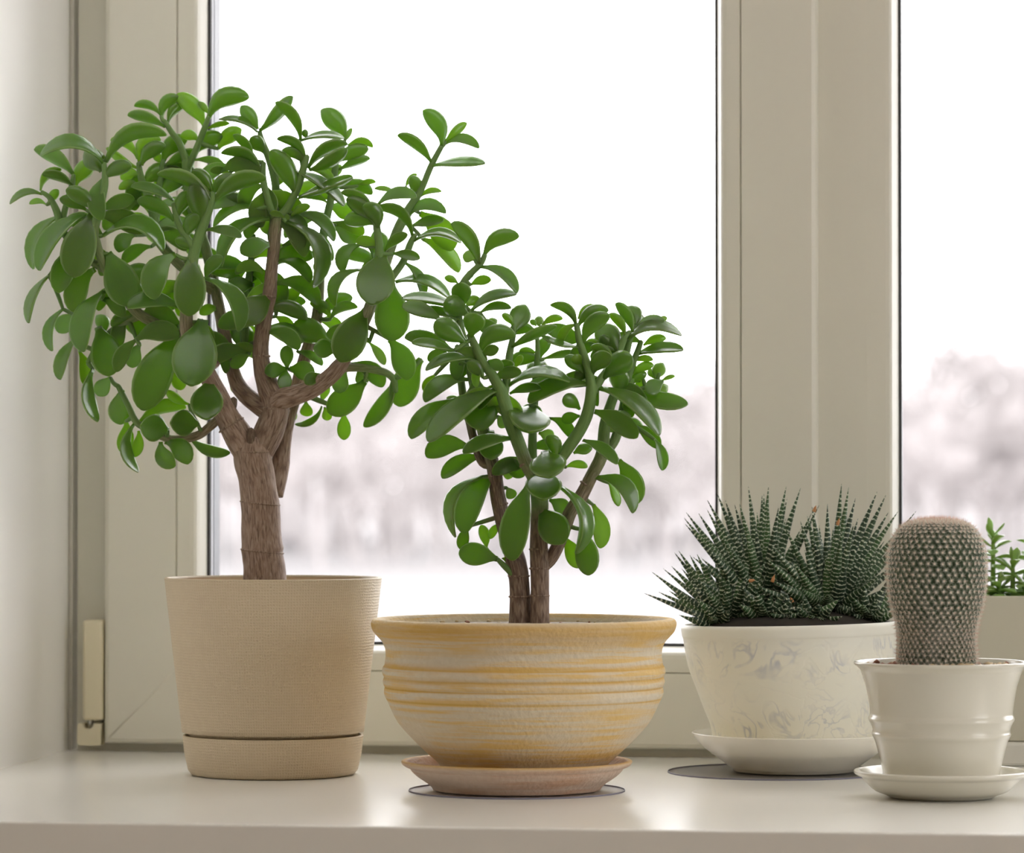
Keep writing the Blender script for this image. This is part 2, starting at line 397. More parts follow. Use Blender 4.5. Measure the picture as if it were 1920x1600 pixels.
def tube_mesh(name, pts, rad, young=None, tone=0.0, seg=12, wob=0.0):
    """round tube through world points"""
    verts, faces, uvs, yg = [], [], [], []
    n = len(pts); s = 0.0
    prevw = None
    for i in range(n):
        t = (pts[min(i + 1, n - 1)] - pts[max(i - 1, 0)]).normalized()
        if prevw is None:
            w = t.cross(Vector((0.3, 1, 0.1))).normalized()
        else:
            w = (prevw - t * prevw.dot(t)).normalized()
        prevw = w
        b = t.cross(w)
        if i: s += (pts[i] - pts[i - 1]).length
        for k in range(seg):
            a = 2 * math.pi * k / seg
            r = rad[i] * (1 + wob * math.sin(3 * a + i * 0.7) * 0.5 + wob * math.sin(2 * a - i * 0.31))
            verts.append(pts[i] + (w * math.cos(a) + b * math.sin(a)) * r)
            uvs.append((rad[0] * a, s)); yg.append(young[i] if young else 0.0)
    for i in range(n - 1):
        for k in range(seg):
            a = i * seg + k; b2 = i * seg + (k + 1) % seg
            faces.append((a, b2, b2 + seg, a + seg))
    verts.append(pts[-1] + (pts[-1] - pts[-2]).normalized() * rad[-1] * 0.6); uvs.append((0, s)); yg.append(young[-1] if young else 0.0)
    tip = len(verts) - 1
    for k in range(seg): faces.append(((n - 1) * seg + k, (n - 1) * seg + (k + 1) % seg, tip))
    faces.append(tuple(range(seg - 1, -1, -1)))
    return mesh_from(name, verts, faces, uvs, {'young': yg, 'tone': [tone] * len(verts)})
def catmull(pts, sub):
    return smooth_prof(pts, sub)

# ================================================================ the setting
YW = at_z(960, 1416).y            # face of the window frame
YS = YW - 0.014                   # face of the opening sash, proud of the frame
def X(px, y=None, py=800): return at_y(px, py, YW if y is None else y).x
def Z(px, py, y=None): return at_y(px, py, YW if y is None else y).z
TOP = 1.36

def prism(name, pts, z0, z1, mat, parent=None, bev=0.0):
    bm = bmesh.new()
    lo = [bm.verts.new((p[0], p[1], z0)) for p in pts]; hi = [bm.verts.new((p[0], p[1], z1)) for p in pts]
    n = len(pts)
    bm.faces.new(lo[::-1]); bm.faces.new(hi)
    for i in range(n): bm.faces.new((lo[i], lo[(i + 1) % n], hi[(i + 1) % n], hi[i]))
    bmesh.ops.recalc_face_normals(bm, faces=bm.faces[:])
    if bev: bmesh.ops.bevel(bm, geom=bm.edges[:], offset=bev, segments=3, profile=0.5, affect='EDGES')
    me = bpy.data.meshes.new(name); bm.to_mesh(me); bm.free()
    o = link(name, me, mat, parent, smooth=False)
    return o

RX0, RX1, RY0 = -2.6, 2.8, -2.2
YR = 1.83                          # room face of the wall under and beside the window
ZF, ZC = -0.88, 1.78
A = at_z(128, 1406.5); B = at_z(0, 1442); d = (B - A) / (B.y - A.y)
Bx = A + d * (YR - A.y)
wl = prism('wall_left', [(A.x, A.y), (Bx.x, YR), (RX0, YR), (RX0, YW + 0.12), (A.x - 0.02, YW + 0.12)], ZF, ZC, M['wall'])
tag(wl, 'smooth white window reveal along the left edge of the picture', 'wall', kind='structure')
XR = X(1692) + 0.85
wr = prism('wall_right', [(XR, YW + 0.12), (RX1, YW + 0.12), (RX1, YR), (XR + 0.05, YR)], ZF, ZC, M['wall'])
tag(wr, 'white window reveal beyond the right edge', 'wall', kind='structure')
for nm, z0, z1, lab in (('wall_under_window', ZF, -0.036, 'white wall below the window sill'), ('wall_over_window', TOP, ZC, 'white wall above the window')):
    o = prism(nm, [(Bx.x + 0.0002, YR), (XR + 0.0498, YR), (XR + 0.0002, YW + 0.12), (A.x + 0.0002, YW + 0.12)], z0, z1, M['wall'])
    tag(o, lab, 'wall', kind='structure')
# rest of the room, behind the camera
box('floor', RX0, RX1, RY0, YR, ZF - 0.1, ZF, M['floor'])
box('ceiling', RX0, RX1, RY0, YW + 0.12, ZC, ZC + 0.1, M['roomwall'])
box('wall_back', RX0, RX1, RY0 - 0.1, RY0, ZF, ZC, M['roomwall'])
box('wall_side_left', RX0 - 0.1, RX0, RY0, YW + 0.12, ZF, ZC, M['roomwall'])
# unseen second window, added in the right side wall to brighten the left reveal
WY0, WY1, WZ0, WZ1 = 0.05, 1.78, -0.25, 1.55
def boxes(name, bl, mat):
    bm = bmesh.new()
    for b_ in bl:
        r_ = bmesh.ops.create_cube(bm, size=1.0)
        for v in r_['verts']:
            v.co = Vector([(b_[2 * k] + b_[2 * k + 1]) / 2 + v.co[k] * (b_[2 * k + 1] - b_[2 * k]) for k in range(3)])
    me_ = bpy.data.meshes.new(name); bm.to_mesh(me_); bm.free()
    return link(name, me_, mat, None, smooth=False)
X0_, X1_ = RX1, RX1 + 0.1
boxes('wall_side_right', [(X0_, X1_, RY0, WY0, ZF, ZC), (X0_, X1_, WY1, YW + 0.12, ZF, ZC), (X0_, X1_, WY0, WY1, ZF, WZ0), (X0_, X1_, WY0, WY1, WZ1, ZC)], M['roomwall'])
w2 = bpy.data.objects.new('fill_window', None); COL.objects.link(w2); w2.location = (X0_ + .05, (WY0 + WY1) / 2, WZ0)
tag(w2, 'unseen second window added in the right side wall of the room for fill light', 'window', kind='structure')
for y0_, y1_, z0_, z1_ in ((WY0, WY0 + .06, WZ0, WZ1), (WY1 - .06, WY1, WZ0, WZ1), (WY0 + .06, WY1 - .06, WZ0, WZ0 + .06), (WY0 + .06, WY1 - .06, WZ1 - .06, WZ1)):
    box('frame_bar', X0_ + .03, X0_ + .08, y0_, y1_, z0_, z1_, M['pvc'], w2)
box('glass_pane', X0_ + .05, X0_ + .054, WY0 + .06, WY1 - .06, WZ0 + .06, WZ1 - .06, M['glass'], w2)
for n_, l_, c_ in (('floor', 'brown room floor behind the camera', 'floor'), ('ceiling', 'white room ceiling', 'ceiling'), ('wall_back', 'wall behind the camera', 'wall'), ('wall_side_left', 'left side wall of the room', 'wall'), ('wall_side_right', 'right side wall of the room', 'wall')):
    tag(bpy.data.objects[n_], l_, c_, kind='structure')
# sill
F0 = at_z(0, 1541); F1 = at_z(1920, 1565); e = (F1 - F0) / (F1.x - F0.x)
fl = lambda x: F0.y + e.y * (x - F0.x)
sl = prism('trim_1', [(-0.72, fl(-0.72)), (1.25, fl(1.25)), (1.25, YR - 0.0004), (XR + 0.02, YR - 0.0004), (XR + 0.02, YW + 0.02), (A.x - 0.006, YW + 0.02), (Bx.x - 0.006, YR - 0.0004), (-0.72, YR - 0.0004)], -0.036, 0.0, M['sill'], bev=0.0012)
tag(sl, 'white laminate window sill the pots stand on', 'window sill', kind='structure')
# corner strip between reveal and frame
C0 = at_z(131, 1405.5); C1 = at_z(150, 1402.5)
tr_ = prism('trim_2', [(C0.x, C0.y - 0.004), (C1.x + 0.001, YW - 0.001), (C1.x, YW + 0.03), (C0.x - 0.004, YW + 0.03)], 0.0, TOP, M['roomwall'])
tag(tr_, 'narrow white corner strip between reveal and window frame', 'trim', kind='structure')

# ---------------------------------------------------------------- window
win = bpy.data.objects.new('window_1', None); COL.objects.link(win); win.location = (X(960), YW, 0)
tag(win, 'off-white plastic window with opening left sash and fixed right pane', 'window', kind='structure')
def ring(names, x0, x1, z0, z1, prof, mat, sides=(1, 1, 1, 1)):
    """mitred frame pieces; prof = (inset, y) from the outer edge inwards"""
    for s in range(4):
        if not sides[s]: continue
        a, b = [], []
        for u, y in prof:
            if s == 0: p, q = (x0 + u, y, z0 + u), (x0 + u, y, z1 - u)        # left
            elif s == 1: p, q = (x1 - u, y, z0 + u), (x0 + u, y, z0 + u)      # bottom
            elif s == 2: p, q = (x1 - u, y, z1 - u), (x1 - u, y, z0 + u)      # right
            else: p, q = (x0 + u, y, z1 - u), (x1 - u, y, z1 - u)             # top
            a.append(p); b.append(q)
        n = len(prof); verts = a + b
        faces = [(i, i + 1, n + i + 1, n + i) for i in range(n - 1)] + [tuple(range(n)), tuple(range(2 * n - 1, n - 1, -1)), (n - 1, 0, n, 2 * n - 1)]
        me = mesh_from(names[s % 2], verts, faces)
        bm = bmesh.new(); bm.from_mesh(me); bmesh.ops.recalc_face_normals(bm, faces=bm.faces[:]); bm.to_mesh(me); bm.free()
        rebase(me, win.location)
        link(names[s % 2], me, mat, win, smooth=False)

fw = YW + 0.06
zb = Z(345, 1396, YS)
# fixed outer frame
for nm, x0, x1, z0, z1 in (('frame_jamb', X(146), X(235), 0.0, TOP), ('frame_sill_bar', X(235), XR, 0.0, zb + 0.02),
                           ('frame_mullion', X(1490), X(1626), zb + 0.02, TOP), ('frame_head', X(235), X(1490), TOP - 0.05, TOP)):
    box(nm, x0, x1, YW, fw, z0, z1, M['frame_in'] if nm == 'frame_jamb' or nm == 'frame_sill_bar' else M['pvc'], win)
# opening sash
sx0, sx1 = X(195, YS), X(1532, YS)
uo = X(388, YS + 0.016) - sx0
ub = X(331, YS) - sx0; uv1 = uo - 0.0042
ring(('sash_stile', 'sash_rail'), sx0, sx1, zb, TOP - 0.02,
     [(0.0, YS + 0.03), (0.0, YS + 0.0035), (0.001, YS + 0.0012), (0.0032, YS), (ub - 0.0008, YS), (ub - 0.0003, YS + 0.0012), (ub - 0.0003, YS + 0.03)], M['pvc'])
bead_p = [(ub, YS + 0.03), (ub, YS + 0.0012), (ub + 0.0006, YS + 0.0003), (uv1 - 0.003, YS + 0.0008), (uv1 - 0.0006, YS + 0.0014), (uv1 + 0.0008, YS + 0.0035), (uv1 + 0.0018, YS + 0.0065), (uo, YS + 0.016), (uo, YS + 0.019), (uo, YS + 0.03)]
ring(('glazing_bead_upright', 'glazing_bead'), sx0, sx1, zb, TOP - 0.02, bead_p, M['pvc_bead'])
def glazing(x0, x1, z0, z1, y, wedge):
    ring(('gasket_upright', 'gasket'), x0 - 0.0005, x1 + 0.0005, z0 - 0.0005, z1 + 0.0005, [(0, y), (0.0022, y + 0.001), (0.0022, y + 0.0055), (0, y + 0.0055)], M['gasket'])
    ring(('pane_edge_upright', 'pane_edge'), x0 - 0.001, x1 + 0.001, z0 - 0.001, z1 + 0.001, [(0, y + 0.0065), (0.0015, y + 0.0065), (0.0015, y + 0.0145), (0, y + 0.0145)], M['spacer_light'])
    ring(('spacer_upright', 'spacer'), x0 - 0.001, x1 + 0.001, z0 - 0.001, z1 + 0.001, [(0, y + 0.0145), (0.002, y + 0.0145), (0.002, y + 0.030), (0, y + 0.030)], M['spacer'])
    for k, yy in enumerate((y + 0.0057, y + 0.030)):
        o = box('glass_pane', x0 - 0.001, x1 + 0.001, yy, yy + 0.0006, z0 - 0.001, z1 + 0.001, M['glass'], win)
    ring(('outer_frame_upright', 'outer_frame'), x0 - 0.045, x1 + 0.045, z0 - 0.045, z1 + 0.045, [(0, y + 0.031), (0.043, y + 0.031), (0.040, y + 0.044), (0, y + 0.044)], M['pvc'])
glazing(sx0 + uo, sx1 - uo, zb + uo, TOP - 0.02 - uo, YS + 0.0165, 1)
# weld seams on the mitres of the sash
for za_, dz_ in ((zb, 1), (TOP - 0.02, -1)):
    for xa_, dx_ in ((sx0, 1), (sx1, -1)):
        pa = Vector((xa_ + dx_ * .004, YS, za_ + dz_ * .004)); pb = Vector((xa_ + dx_ * (ub - .0012), YS, za_ + dz_ * (ub - .0012)))
        me = tube_mesh('weld_seam', [pa, (pa + pb) / 2, pb], [0.00045] * 3, None, 0, 8)
        rebase(me, win.location); link('weld_seam', me, M['pvc'], win)
# fixed right pane with its own beads
fx0 = X(1624) ; fub = 0.0; fu1 = X(1669) - fx0; fuo = X(1685, YW + 0.014) - fx0; fu1 = fuo - 0.0042
fz0 = zb + 0.043
ring(('fixed_bead_upright', 'fixed_bead'), fx0, XR - 0.03, fz0, TOP - 0.03,
     [(0.0, YW + 0.03), (0.0, YW + 0.0012), (0.0006, YW + 0.0003), (fu1 - 0.003, YW + 0.0008), (fu1 - 0.0006, YW + 0.0014), (fu1 + 0.0008, YW + 0.0035), (fu1 + 0.0018, YW + 0.0065), (fuo, YW + 0.014), (fuo, YW + 0.03)], M['pvc_bead'])
glazing(fx0 + fuo, XR - 0.03 - fuo, fz0 + fuo, TOP - 0.03 - fuo, YW + 0.0145, 1)
box('frame_sill_upstand', X(1626), XR, YW, fw, zb + 0.02, fz0 - 0.0004, M['pvc'], win)
# hinge
hx0, hx1 = X(156, YW - 0.012), X(195.5, YW - 0.012)
hz0, hz1 = Z(175, 1351, YW - 0.012), Z(175, 1163, YW - 0.012)
box('hinge_cover', hx0, hx1 - 0.0004, YW - 0.013, YW, hz0, hz1, M['hinge'], win, bev=0.0018)
bx0, bx1 = X(146.5, YW - 0.012), X(191, YW - 0.012)
bz0, bz1 = Z(170, 1398, YW - 0.012), Z(170, 1357, YW - 0.012)
# the bracket has a notch where the steel pin drops in
nx0, nx1, nz = X(155, YW - 0.012), X(178, YW - 0.012), Z(170, 1367, YW - 0.012)
bm = bmesh.new()
pts = [(bx0 + 0.0015, bz0), (bx1 - 0.001, bz0), (bx1, bz0 + 0.0015), (bx1, bz1), (nx1, bz1), (nx1 - 0.001, nz + 0.001), (nx1 - 0.0025, nz), (nx0 + 0.0025, nz), (nx0 + 0.001, nz + 0.001), (nx0, bz1), (bx0 + 0.001, bz1), (bx0, bz1 - 0.001), (bx0, bz0 + 0.0015)]
f0 = [bm.verts.new((x, YW - 0.013, z)) for x, z in pts]; f1 = [bm.verts.new((x, YW, z)) for x, z in pts]
bm.faces.new(f0); bm.faces.new(f1[::-1])
for i in range(len(pts)): bm.faces.new((f0[i], f0[(i + 1) % len(pts)], f1[(i + 1) % len(pts)], f1[i]))
bmesh.ops.recalc_face_normals(bm, faces=bm.faces[:])
me = bpy.data.meshes.new('hinge_bracket'); bm.to_mesh(me); bm.free(); rebase(me, win.location)
hb = link('hinge_bracket', me, M['hinge'], win, smooth=False)
me = lathe_mesh('hinge_pin', [(0.0, -0.004), (0.0017, -0.004), (0.0017, 0.006), (0.0, 0.006)], 16)
link('hinge_pin', me, M['steel'], win, loc=((nx0 + nx1) / 2, YW - 0.007, nz + 0.003))

# ---------------------------------------------------------------- unseen fill panel at the ceiling, added to brighten the interior
ld = bpy.data.lights.new('fill_panel_light', 'AREA'); ld.shape = 'RECTANGLE'; ld.size = 1.6; ld.size_y = 1.2; ld.energy = FILL; ld.color = (1.0, 0.97, 0.93)
lo = bpy.data.objects.new('fill_panel_light', ld); COL.objects.link(lo)
fill_light = empty('fill_panel', (0.1, 0.95, ZC), 'unseen flat white fill panel added at the ceiling above the window sill', 'fill_light')
box('fill_panel_housing', -0.75, 0.95, 0.3, 1.6, ZC - 0.045, ZC, M['white_glaze'], fill_light, bev=0.01)
lo.parent = fill_light; lo.location = (0, 0, -0.05)

# ---------------------------------------------------------------- outdoors, two floors down
GZ = -3.0
me = mesh_from('ground', [(-300, 8, GZ), (300, 8, GZ), (300, 700, GZ), (-300, 700, GZ)], [(0, 1, 2, 3)])
tag(link('ground', me, M['snow'], smooth=False), 'snow covered ground outside the window', 'snow', kind='structure')
def twig_tree(rng, base, h, verts, faces):
    def limb(p, dirv, ln, r, depth):
        q = p + dirv * ln
        t = dirv.cross(Vector((0.2, 1, 0.3))).normalized(); b = dirv.cross(t)
        i0 = len(verts)
        for pt, rr in ((p, r), (q, r * 0.6)):
            for k in range(3):
                a = 2 * math.pi * k / 3
                verts.append(pt + (t * math.cos(a) + b * math.sin(a)) * rr)
        for k in range(3): faces.append((i0 + k, i0 + (k + 1) % 3, i0 + 3 + (k + 1) % 3, i0 + 3 + k))
        if depth == 0: return
        for _ in range(4 if depth > 1 else 5):
            nd = (dirv + Vector((rng.uniform(-1, 1), rng.uniform(-1, 1), rng.uniform(-0.35, 0.75))) * 0.85).normalized()
            limb(p + dirv * ln * rng.uniform(0.45, 1.0), nd, ln * rng.uniform(0.5, 0.75), r * 0.62, depth - 1)
    limb(base, Vector((rng.uniform(-.05, .05), 0, 1)).normalized(), h * 0.38, h * 0.022, 4)
hv, hf = [], []
hr = random.Random(12)
for i in range(61):
    u = i / 30 - 1
    c = FWD.copy(); c.z = 0; c.normalize()
    bp_ = c * 420 + Vector((RGT.x, RGT.y, 0)) * u * 160
    h = 6.5 + 1.6 * math.sin(u * 9) + 1.4 * math.sin(u * 23 + 1) + hr.uniform(-.4, .4) + (2.5 if u > .6 else 0)
    hv += [(bp_.x, bp_.y, GZ), (bp_.x + c.x * 30, bp_.y + c.y * 30, GZ + h * .7), (bp_.x + c.x * 70, bp_.y + c.y * 70, GZ + h), (bp_.x + c.x * 160, bp_.y + c.y * 160, GZ)]
for i in range(60):
    for k in range(3): hf.append((4 * i + k, 4 * i + 4 + k, 4 * i + 5 + k, 4 * i + 1 + k))
tag(link('hills', mesh_from('hills', hv, hf), M['hill']), 'pale blurred wooded rise far beyond the snow', 'hill', kind='structure')
rng = random.Random(3)
verts, faces = [], []
for row, (dist, n, hh) in enumerate(((150, 50, 6.4), (172, 80, 9.0), (195, 90, 11.5), (225, 90, 14.0))):
    for i in range(n):
        c = FWD.copy(); c.z = 0; c.normalize()
        u = (i + rng.uniform(0.1, 0.9)) / n * 2 - 1
        p = c * dist * rng.uniform(0.95, 1.05) + Vector((RGT.x, RGT.y, 0)) * u * dist * 0.24
        hgt = hh * rng.uniform(0.75, 1.2) * (1.15 if u > 0.45 else 1.0)
        twig_tree(rng, Vector((p.x, p.y, GZ)), hgt, verts, faces)
me = mesh_from('tree_line', verts, faces)
tag(link('tree_line', me, M['frost_haze_tree'], smooth=False), 'blurred row of bare trees beyond the snow, frost and haze put into their colour', 'trees', kind='stuff')
verts, faces = [], []
for px, s in ((655, 1.0), (765, 1.2), (700, 0.7), (540, 0.7), (1240, 1.0), (1290, 1.2), (1760, 1.0)):
    g = at_z(px, 1042, GZ)
    for k in range(4):
        twig_tree(rng, g + Vector((rng.uniform(-.8, .8), rng.uniform(-.5, .5), 0)), 1.5 * s, verts, faces)
me = mesh_from('shrubs', verts, faces)
tag(link('shrubs', me, M['bush'], smooth=False), 'blurred dark shrubs standing in the snow', 'shrubs', kind='stuff')

# ================================================================ pots
def spot(px, py_base):
    """point on the sill under a pot's axis, with its distance and metres per pixel"""
    p = at_z(px, py_base, 0.0)
    d = (p - CAMP).dot(FWD)
    return p, d, d / FPX
def zz(px, py, d): return at_depth(px, py, d).z
def prof_px(px, d, s, pts): return [(p[0] * s, zz(px, p[1], d)) + tuple(p[2:]) for p in pts]

def pebbles(parent, centre, n, rmax, z, size, mats, arc=None, seed=1):
    rg = random.Random(seed)
    base = []
    for k in range(3):
        bm = bmesh.new(); bmesh.ops.create_icosphere(bm, subdivisions=1, radius=1.0)
        for v in bm.verts: v.co = Vector((v.co.x * rg.uniform(.8, 1.2), v.co.y * rg.uniform(.8, 1.2), v.co.z * rg.uniform(.55, .85)))
        me = bpy.data.meshes.new('pebble'); bm.to_mesh(me); bm.free()
        me.materials.append(mats[k % len(mats)]); me.polygons.foreach_set('use_smooth', [True] * len(me.polygons)); base.append(me)
    for i in range(n):
        if arc: r, a = rg.uniform(arc[2], rmax), rg.uniform(arc[0], arc[1])
        else: r, a = rmax * math.sqrt(rg.random()), rg.uniform(0, 2 * math.pi)
        o = bpy.data.objects.new('pebble', base[i % 3]); COL.objects.link(o); o.parent = parent
        s = size * rg.uniform(0.6, 1.3); o.scale = (s, s, s); o.rotation_euler = (0, 0, rg.uniform(0, 6.28))
        w = Vector(centre) + Vector((r * math.cos(a), r * math.sin(a), z + s * 0.25))
        o.location = w - parent.location

# ---------------------------------------------------------------- big jade plant's pot
P1, D1, S1 = spot(512, 1452.5)
jade1 = empty('potted_jade_plant', P1, 'tall jade plant with thick grey-brown trunk in a plain beige textured pot', 'potted plant')
zg = zz(512, 1375, D1); zr = zz(512, 1083, D1)
rb, rt = 161 * S1, 204 * S1
rad = lambda z: rb + (rt - rb) * (z / zr)
t = 0.0022
link('pot_base', lathe_mesh('pot_base', [(0, 0.0006), (rb - 0.006, 0), (rb - 0.0025, 0.0006), (rb - 0.0006, 0.003), (rad(0.012), 0.012), (rad(zg - 0.0018), zg - 0.0018), (rad(zg) - 0.0005, zg - 0.0008), (rad(zg) - t, zg - 0.0008), (rad(zg) - t - .001, 0.004), (0, 0.004)], 128), M['beige'], jade1, loc=P1)
pot = link('pot', lathe_mesh('pot', [(0, zg - 0.004), (rad(zg) - 0.006, zg - 0.004), (rad(zg) - 0.0035, zg - 0.003), (rad(zg) - 0.003, zg + 0.0008), (rad(zg) + 0.0002, zg + 0.001), (rad(zg + .004), zg + 0.004), (rad(zr * .6), zr * .6), (rt - 0.0001, zr - 0.0006), (rt - 0.0006, zr), (rt - t, zr), (rt - t - 0.0006, zr - 0.001)], 128), M['beige'], jade1, loc=P1)
link('pot_lining', lathe_mesh('pot_lining', [(rt - t - 0.0003, zr - 0.0007), (rt - t - 0.002, zr - 0.012), (rad(zr * .5) - t - .001, zr * .5)], 96), M['beige_in'], jade1, loc=P1)
link('soil', lathe_mesh('soil', [(0, zr - 0.005), (0.02, zr - 0.0055), (rt - t - 0.0035, zr - 0.008)], 64), M['soil'], jade1, loc=P1)
ZS1 = zr - 0.006

# ---------------------------------------------------------------- yellow bowl
P2, D2, S2 = spot(969, 1483)
mat_th = 0.0007
def mat_disc(name, p, r, label):
    e_ = empty(name, p, label, 'mat')
    link('disc', lathe_mesh('disc', [(0, 0.0), (r, 0.0), (r, mat_th), (0, mat_th)], 128), M['mat'], e_, loc=p, smooth=False)
    link('cut_edge', lathe_mesh('cut_edge', [(r + 0.00002, 0.0), (r + 0.0003, 0.0), (r + 0.0003, mat_th + .0001), (r + 0.00002, mat_th + .0001)], 128), M['mat_edge'], e_, loc=p)
mat_disc('plastic_mat', P2, 202 * S2, 'clear round plastic mat under the yellow bowl saucer')
s2 = [(0, .0012), (0.0455, .0009), (0.0462, .0022)] + prof_px(969, D2, S2, [(168, 1468), (186, 1456), (197, 1446), (201, 1440), (208, 1437.5), (214, 1433.5), (216.5, 1429, .5), (215, 1426, 1), (209, 1425.5, 1), (203, 1428, .3), (192, 1440), (176, 1455), (150, 1461), (0, 1462)])
s2 = [tuple(p) + (0,) if len(p) == 2 else p for p in s2]
sc = link('saucer', lathe_mesh('saucer', s2[:3] + smooth_prof(s2[3:], 3), 128, 'wash'), M['pinkclay'], None, loc=P2)
tag(sc, 'pinkish clay saucer under the yellow-streaked bowl', 'saucer')
zb2 = zz(969, 1461.2, D2)
Q2 = at_depth(982, 1483, D2); Q2.z = zb2
jade2 = empty('potted_jade_plant', Q2, 'shorter jade plant with twin brown trunks in a yellow-streaked clay bowl', 'potted plant')
def bowlz(py): return zz(982, py, D2) - zb2
bp = [(0, 1460.5, 0), (150, 1460.5, 0), (153, 1450, .1), (156, 1440, .15), (160, 1431, .25), (182, 1411, .55), (205, 1389, .15), (231, 1361, .12), (243, 1342, .05), (251, 1325, .1), (256.5, 1313, .0), (258, 1310, .9), (260, 1306, 0), (262, 1300, 0), (261.5, 1291, .1), (260.5, 1288.5, 1), (262.5, 1285, .3), (264.5, 1278, .0), (263.0, 1272, .8), (262.2, 1269.5, 1), (264, 1266, .2), (266, 1259, .0), (264.6, 1252, .2), (263.0, 1249, 1), (261.2, 1246.5, .7), (260, 1238, .1), (259, 1227, .0), (260.5, 1215, .1), (266, 1203, .2), (275, 1193, .45), (282.5, 1184, .7), (286, 1175, .85), (286.5, 1168, .75), (284, 1162.5, .45), (279, 1160, .2), (271, 1160.5, .5), (266, 1166, .3), (262, 1175, 0), (256, 1200, 0), (250, 1230, 0)]
pr = [(r * S2, bowlz(y), w) for r, y, w in bp]
link('bowl', lathe_mesh('bowl', smooth_prof(pr, 3), 160, 'wash'), M['yellow'], jade2, loc=Q2)
ZS2 = bowlz(1171)
link('soil', lathe_mesh('soil', [(0, ZS2 + 0.001), (0.03, ZS2), (261 * S2, ZS2 - 0.0012)], 64), M['soil_grey'], jade2, loc=Q2)
pebbles(jade2, Q2, 60, 0.068, ZS2 - 0.0005, 0.0012, [M['peb_tan'], M['peb_red'], M['peb_tan']], None, 4)

# ---------------------------------------------------------------- white embossed bowl
P3, D3, S3 = spot(1489, 1448)
mp3 = at_z(1457, 1448.5, 0)
mat_disc('plastic_mat', mp3, 204 * S3, 'clear round plastic mat under the white embossed bowl saucer')
s3 = [(0, .0013), (0.0352, .0009), (0.0357, .0022)] + smooth_prof(prof_px(1491, D3, S3, [(117, 1440.5), (131, 1430), (150, 1416), (168, 1402), (182, 1388), (190, 1377), (191.5, 1374.5), (190.5, 1373.5), (188, 1375), (178, 1387), (158, 1402), (130, 1411), (0, 1413)]), 3)
sc = link('saucer', lathe_mesh('saucer', s3, 128), M['cream_glaze'], None, loc=P3)
tag(sc, 'glossy cream saucer under the white embossed bowl', 'saucer')
zb3 = zz(1491, 1411.5, D3)
Q3 = Vector((P3.x, P3.y, zb3))
zebra_pot = empty('potted_zebra_plant', Q3, 'dark spiky zebra plant with white banded leaves in a white embossed bowl', 'potted plant')
def b3(py): return zz(1491, py, D3) - zb3
bp = [(0, 1411, 0), (143, 1411, 0), (148, 1405, .3), (151, 1390, .6), (153.6, 1370, .9), (157, 1352, .9), (168, 1324, .6), (180, 1289, .15), (190, 1262, .6), (196, 1240, 1), (200, 1217, 1), (202.5, 1198, .6), (203.5, 1192, 0), (205, 1189, 0), (206, 1181, 0), (206.5, 1173, 0), (204.5, 1168.5, 0), (201, 1167.5, 0), (198, 1170, 0), (196, 1185, 0), (190, 1215, 0)]
bo = link('bowl', lathe_mesh('bowl', smooth_prof([(r * S3, b3(y), w) for r, y, w in bp], 3), 128, 'emboss'), M['emboss'], zebra_pot, loc=Q3)
bo.rotation_euler = (0, math.radians(-1.3), 0)
ZS3 = b3(1174)
so = link('soil', lathe_mesh('soil', [(0, b3(1146)), (80 * S3, b3(1149)), (140 * S3, b3(1158)), (185 * S3, b3(1170)), (196.5 * S3, ZS3 - 0.0015)], 64), M['soil_dark'], zebra_pot, loc=Q3)
so.rotation_euler = (0, math.radians(-1.3), 0)

# ---------------------------------------------------------------- cactus pot
P4, D4, S4 = spot(1765, 1496)
s4 = [(0, .0004), (0.027, .0002), (0.029, .0012)] + smooth_prof(prof_px(1765, D4, S4, [(106, 1490), (124, 1483), (139, 1470), (148, 1459), (153, 1456), (161, 1452), (163.5, 1447.5), (162, 1444.5), (156, 1444), (146, 1450), (132, 1462), (118, 1467), (0, 1468)]), 3)
sc = link('saucer', lathe_mesh('saucer', s4, 128), M['white_glaze'], None, loc=P4)
tag(sc, 'glossy white saucer under the cactus pot', 'saucer')
zb4 = zz(1765, 1466.6, D4)
Q4 = Vector((P4.x, P4.y, zb4))
cactus = empty('potted_cactus', Q4, 'club-shaped spiny cactus in a glossy white ribbed pot', 'potted plant')
def b4(py): return zz(1765, py, D4) - zb4
bp = [(0, 1466), (104, 1466), (107.5, 1464), (109, 1458), (111, 1440), (117, 1415), (121.5, 1398), (125, 1387), (128.5, 1381), (130, 1376), (128.5, 1371), (130, 1362), (134, 1354), (136.5, 1349), (135, 1343), (133.5, 1337), (136, 1315), (140.5, 1290), (146, 1272), (149.5, 1262), (152, 1256), (158, 1250), (162.5, 1246.5), (163.5, 1243.5), (162.5, 1241), (159, 1240.5), (155, 1243), (150, 1252), (144, 1275)]
link('pot', lathe_mesh('pot', smooth_prof([(r * S4, b4(y)) for r, y in bp], 3), 128), M['white_glaze'], cactus, loc=Q4)
ZS4 = b4(1249)
link('soil', lathe_mesh('soil', [(0, ZS4), (153 * S4, ZS4 - 0.0005)], 64), M['soil'], cactus, loc=Q4)
pebbles(cactus, Q4, 44, 0.040, ZS4, 0.0021, [M['peb_tan'], M['peb_tan'], M['peb_tan']], (-1.9, 0.0, 0.0215), 2)
pebbles(cactus, Q4, 34, 0.040, ZS4, 0.0016, [M['peb_red'], M['peb_tan'], M['peb_red']], (-3.2, -1.9, 0.0215), 3)
pebbles(cactus, Q4, 30, 0.040, ZS4, 0.0018, [M['peb_tan'], M['peb_red'], M['peb_tan']], (0.0, 3.1, 0.0215), 5)

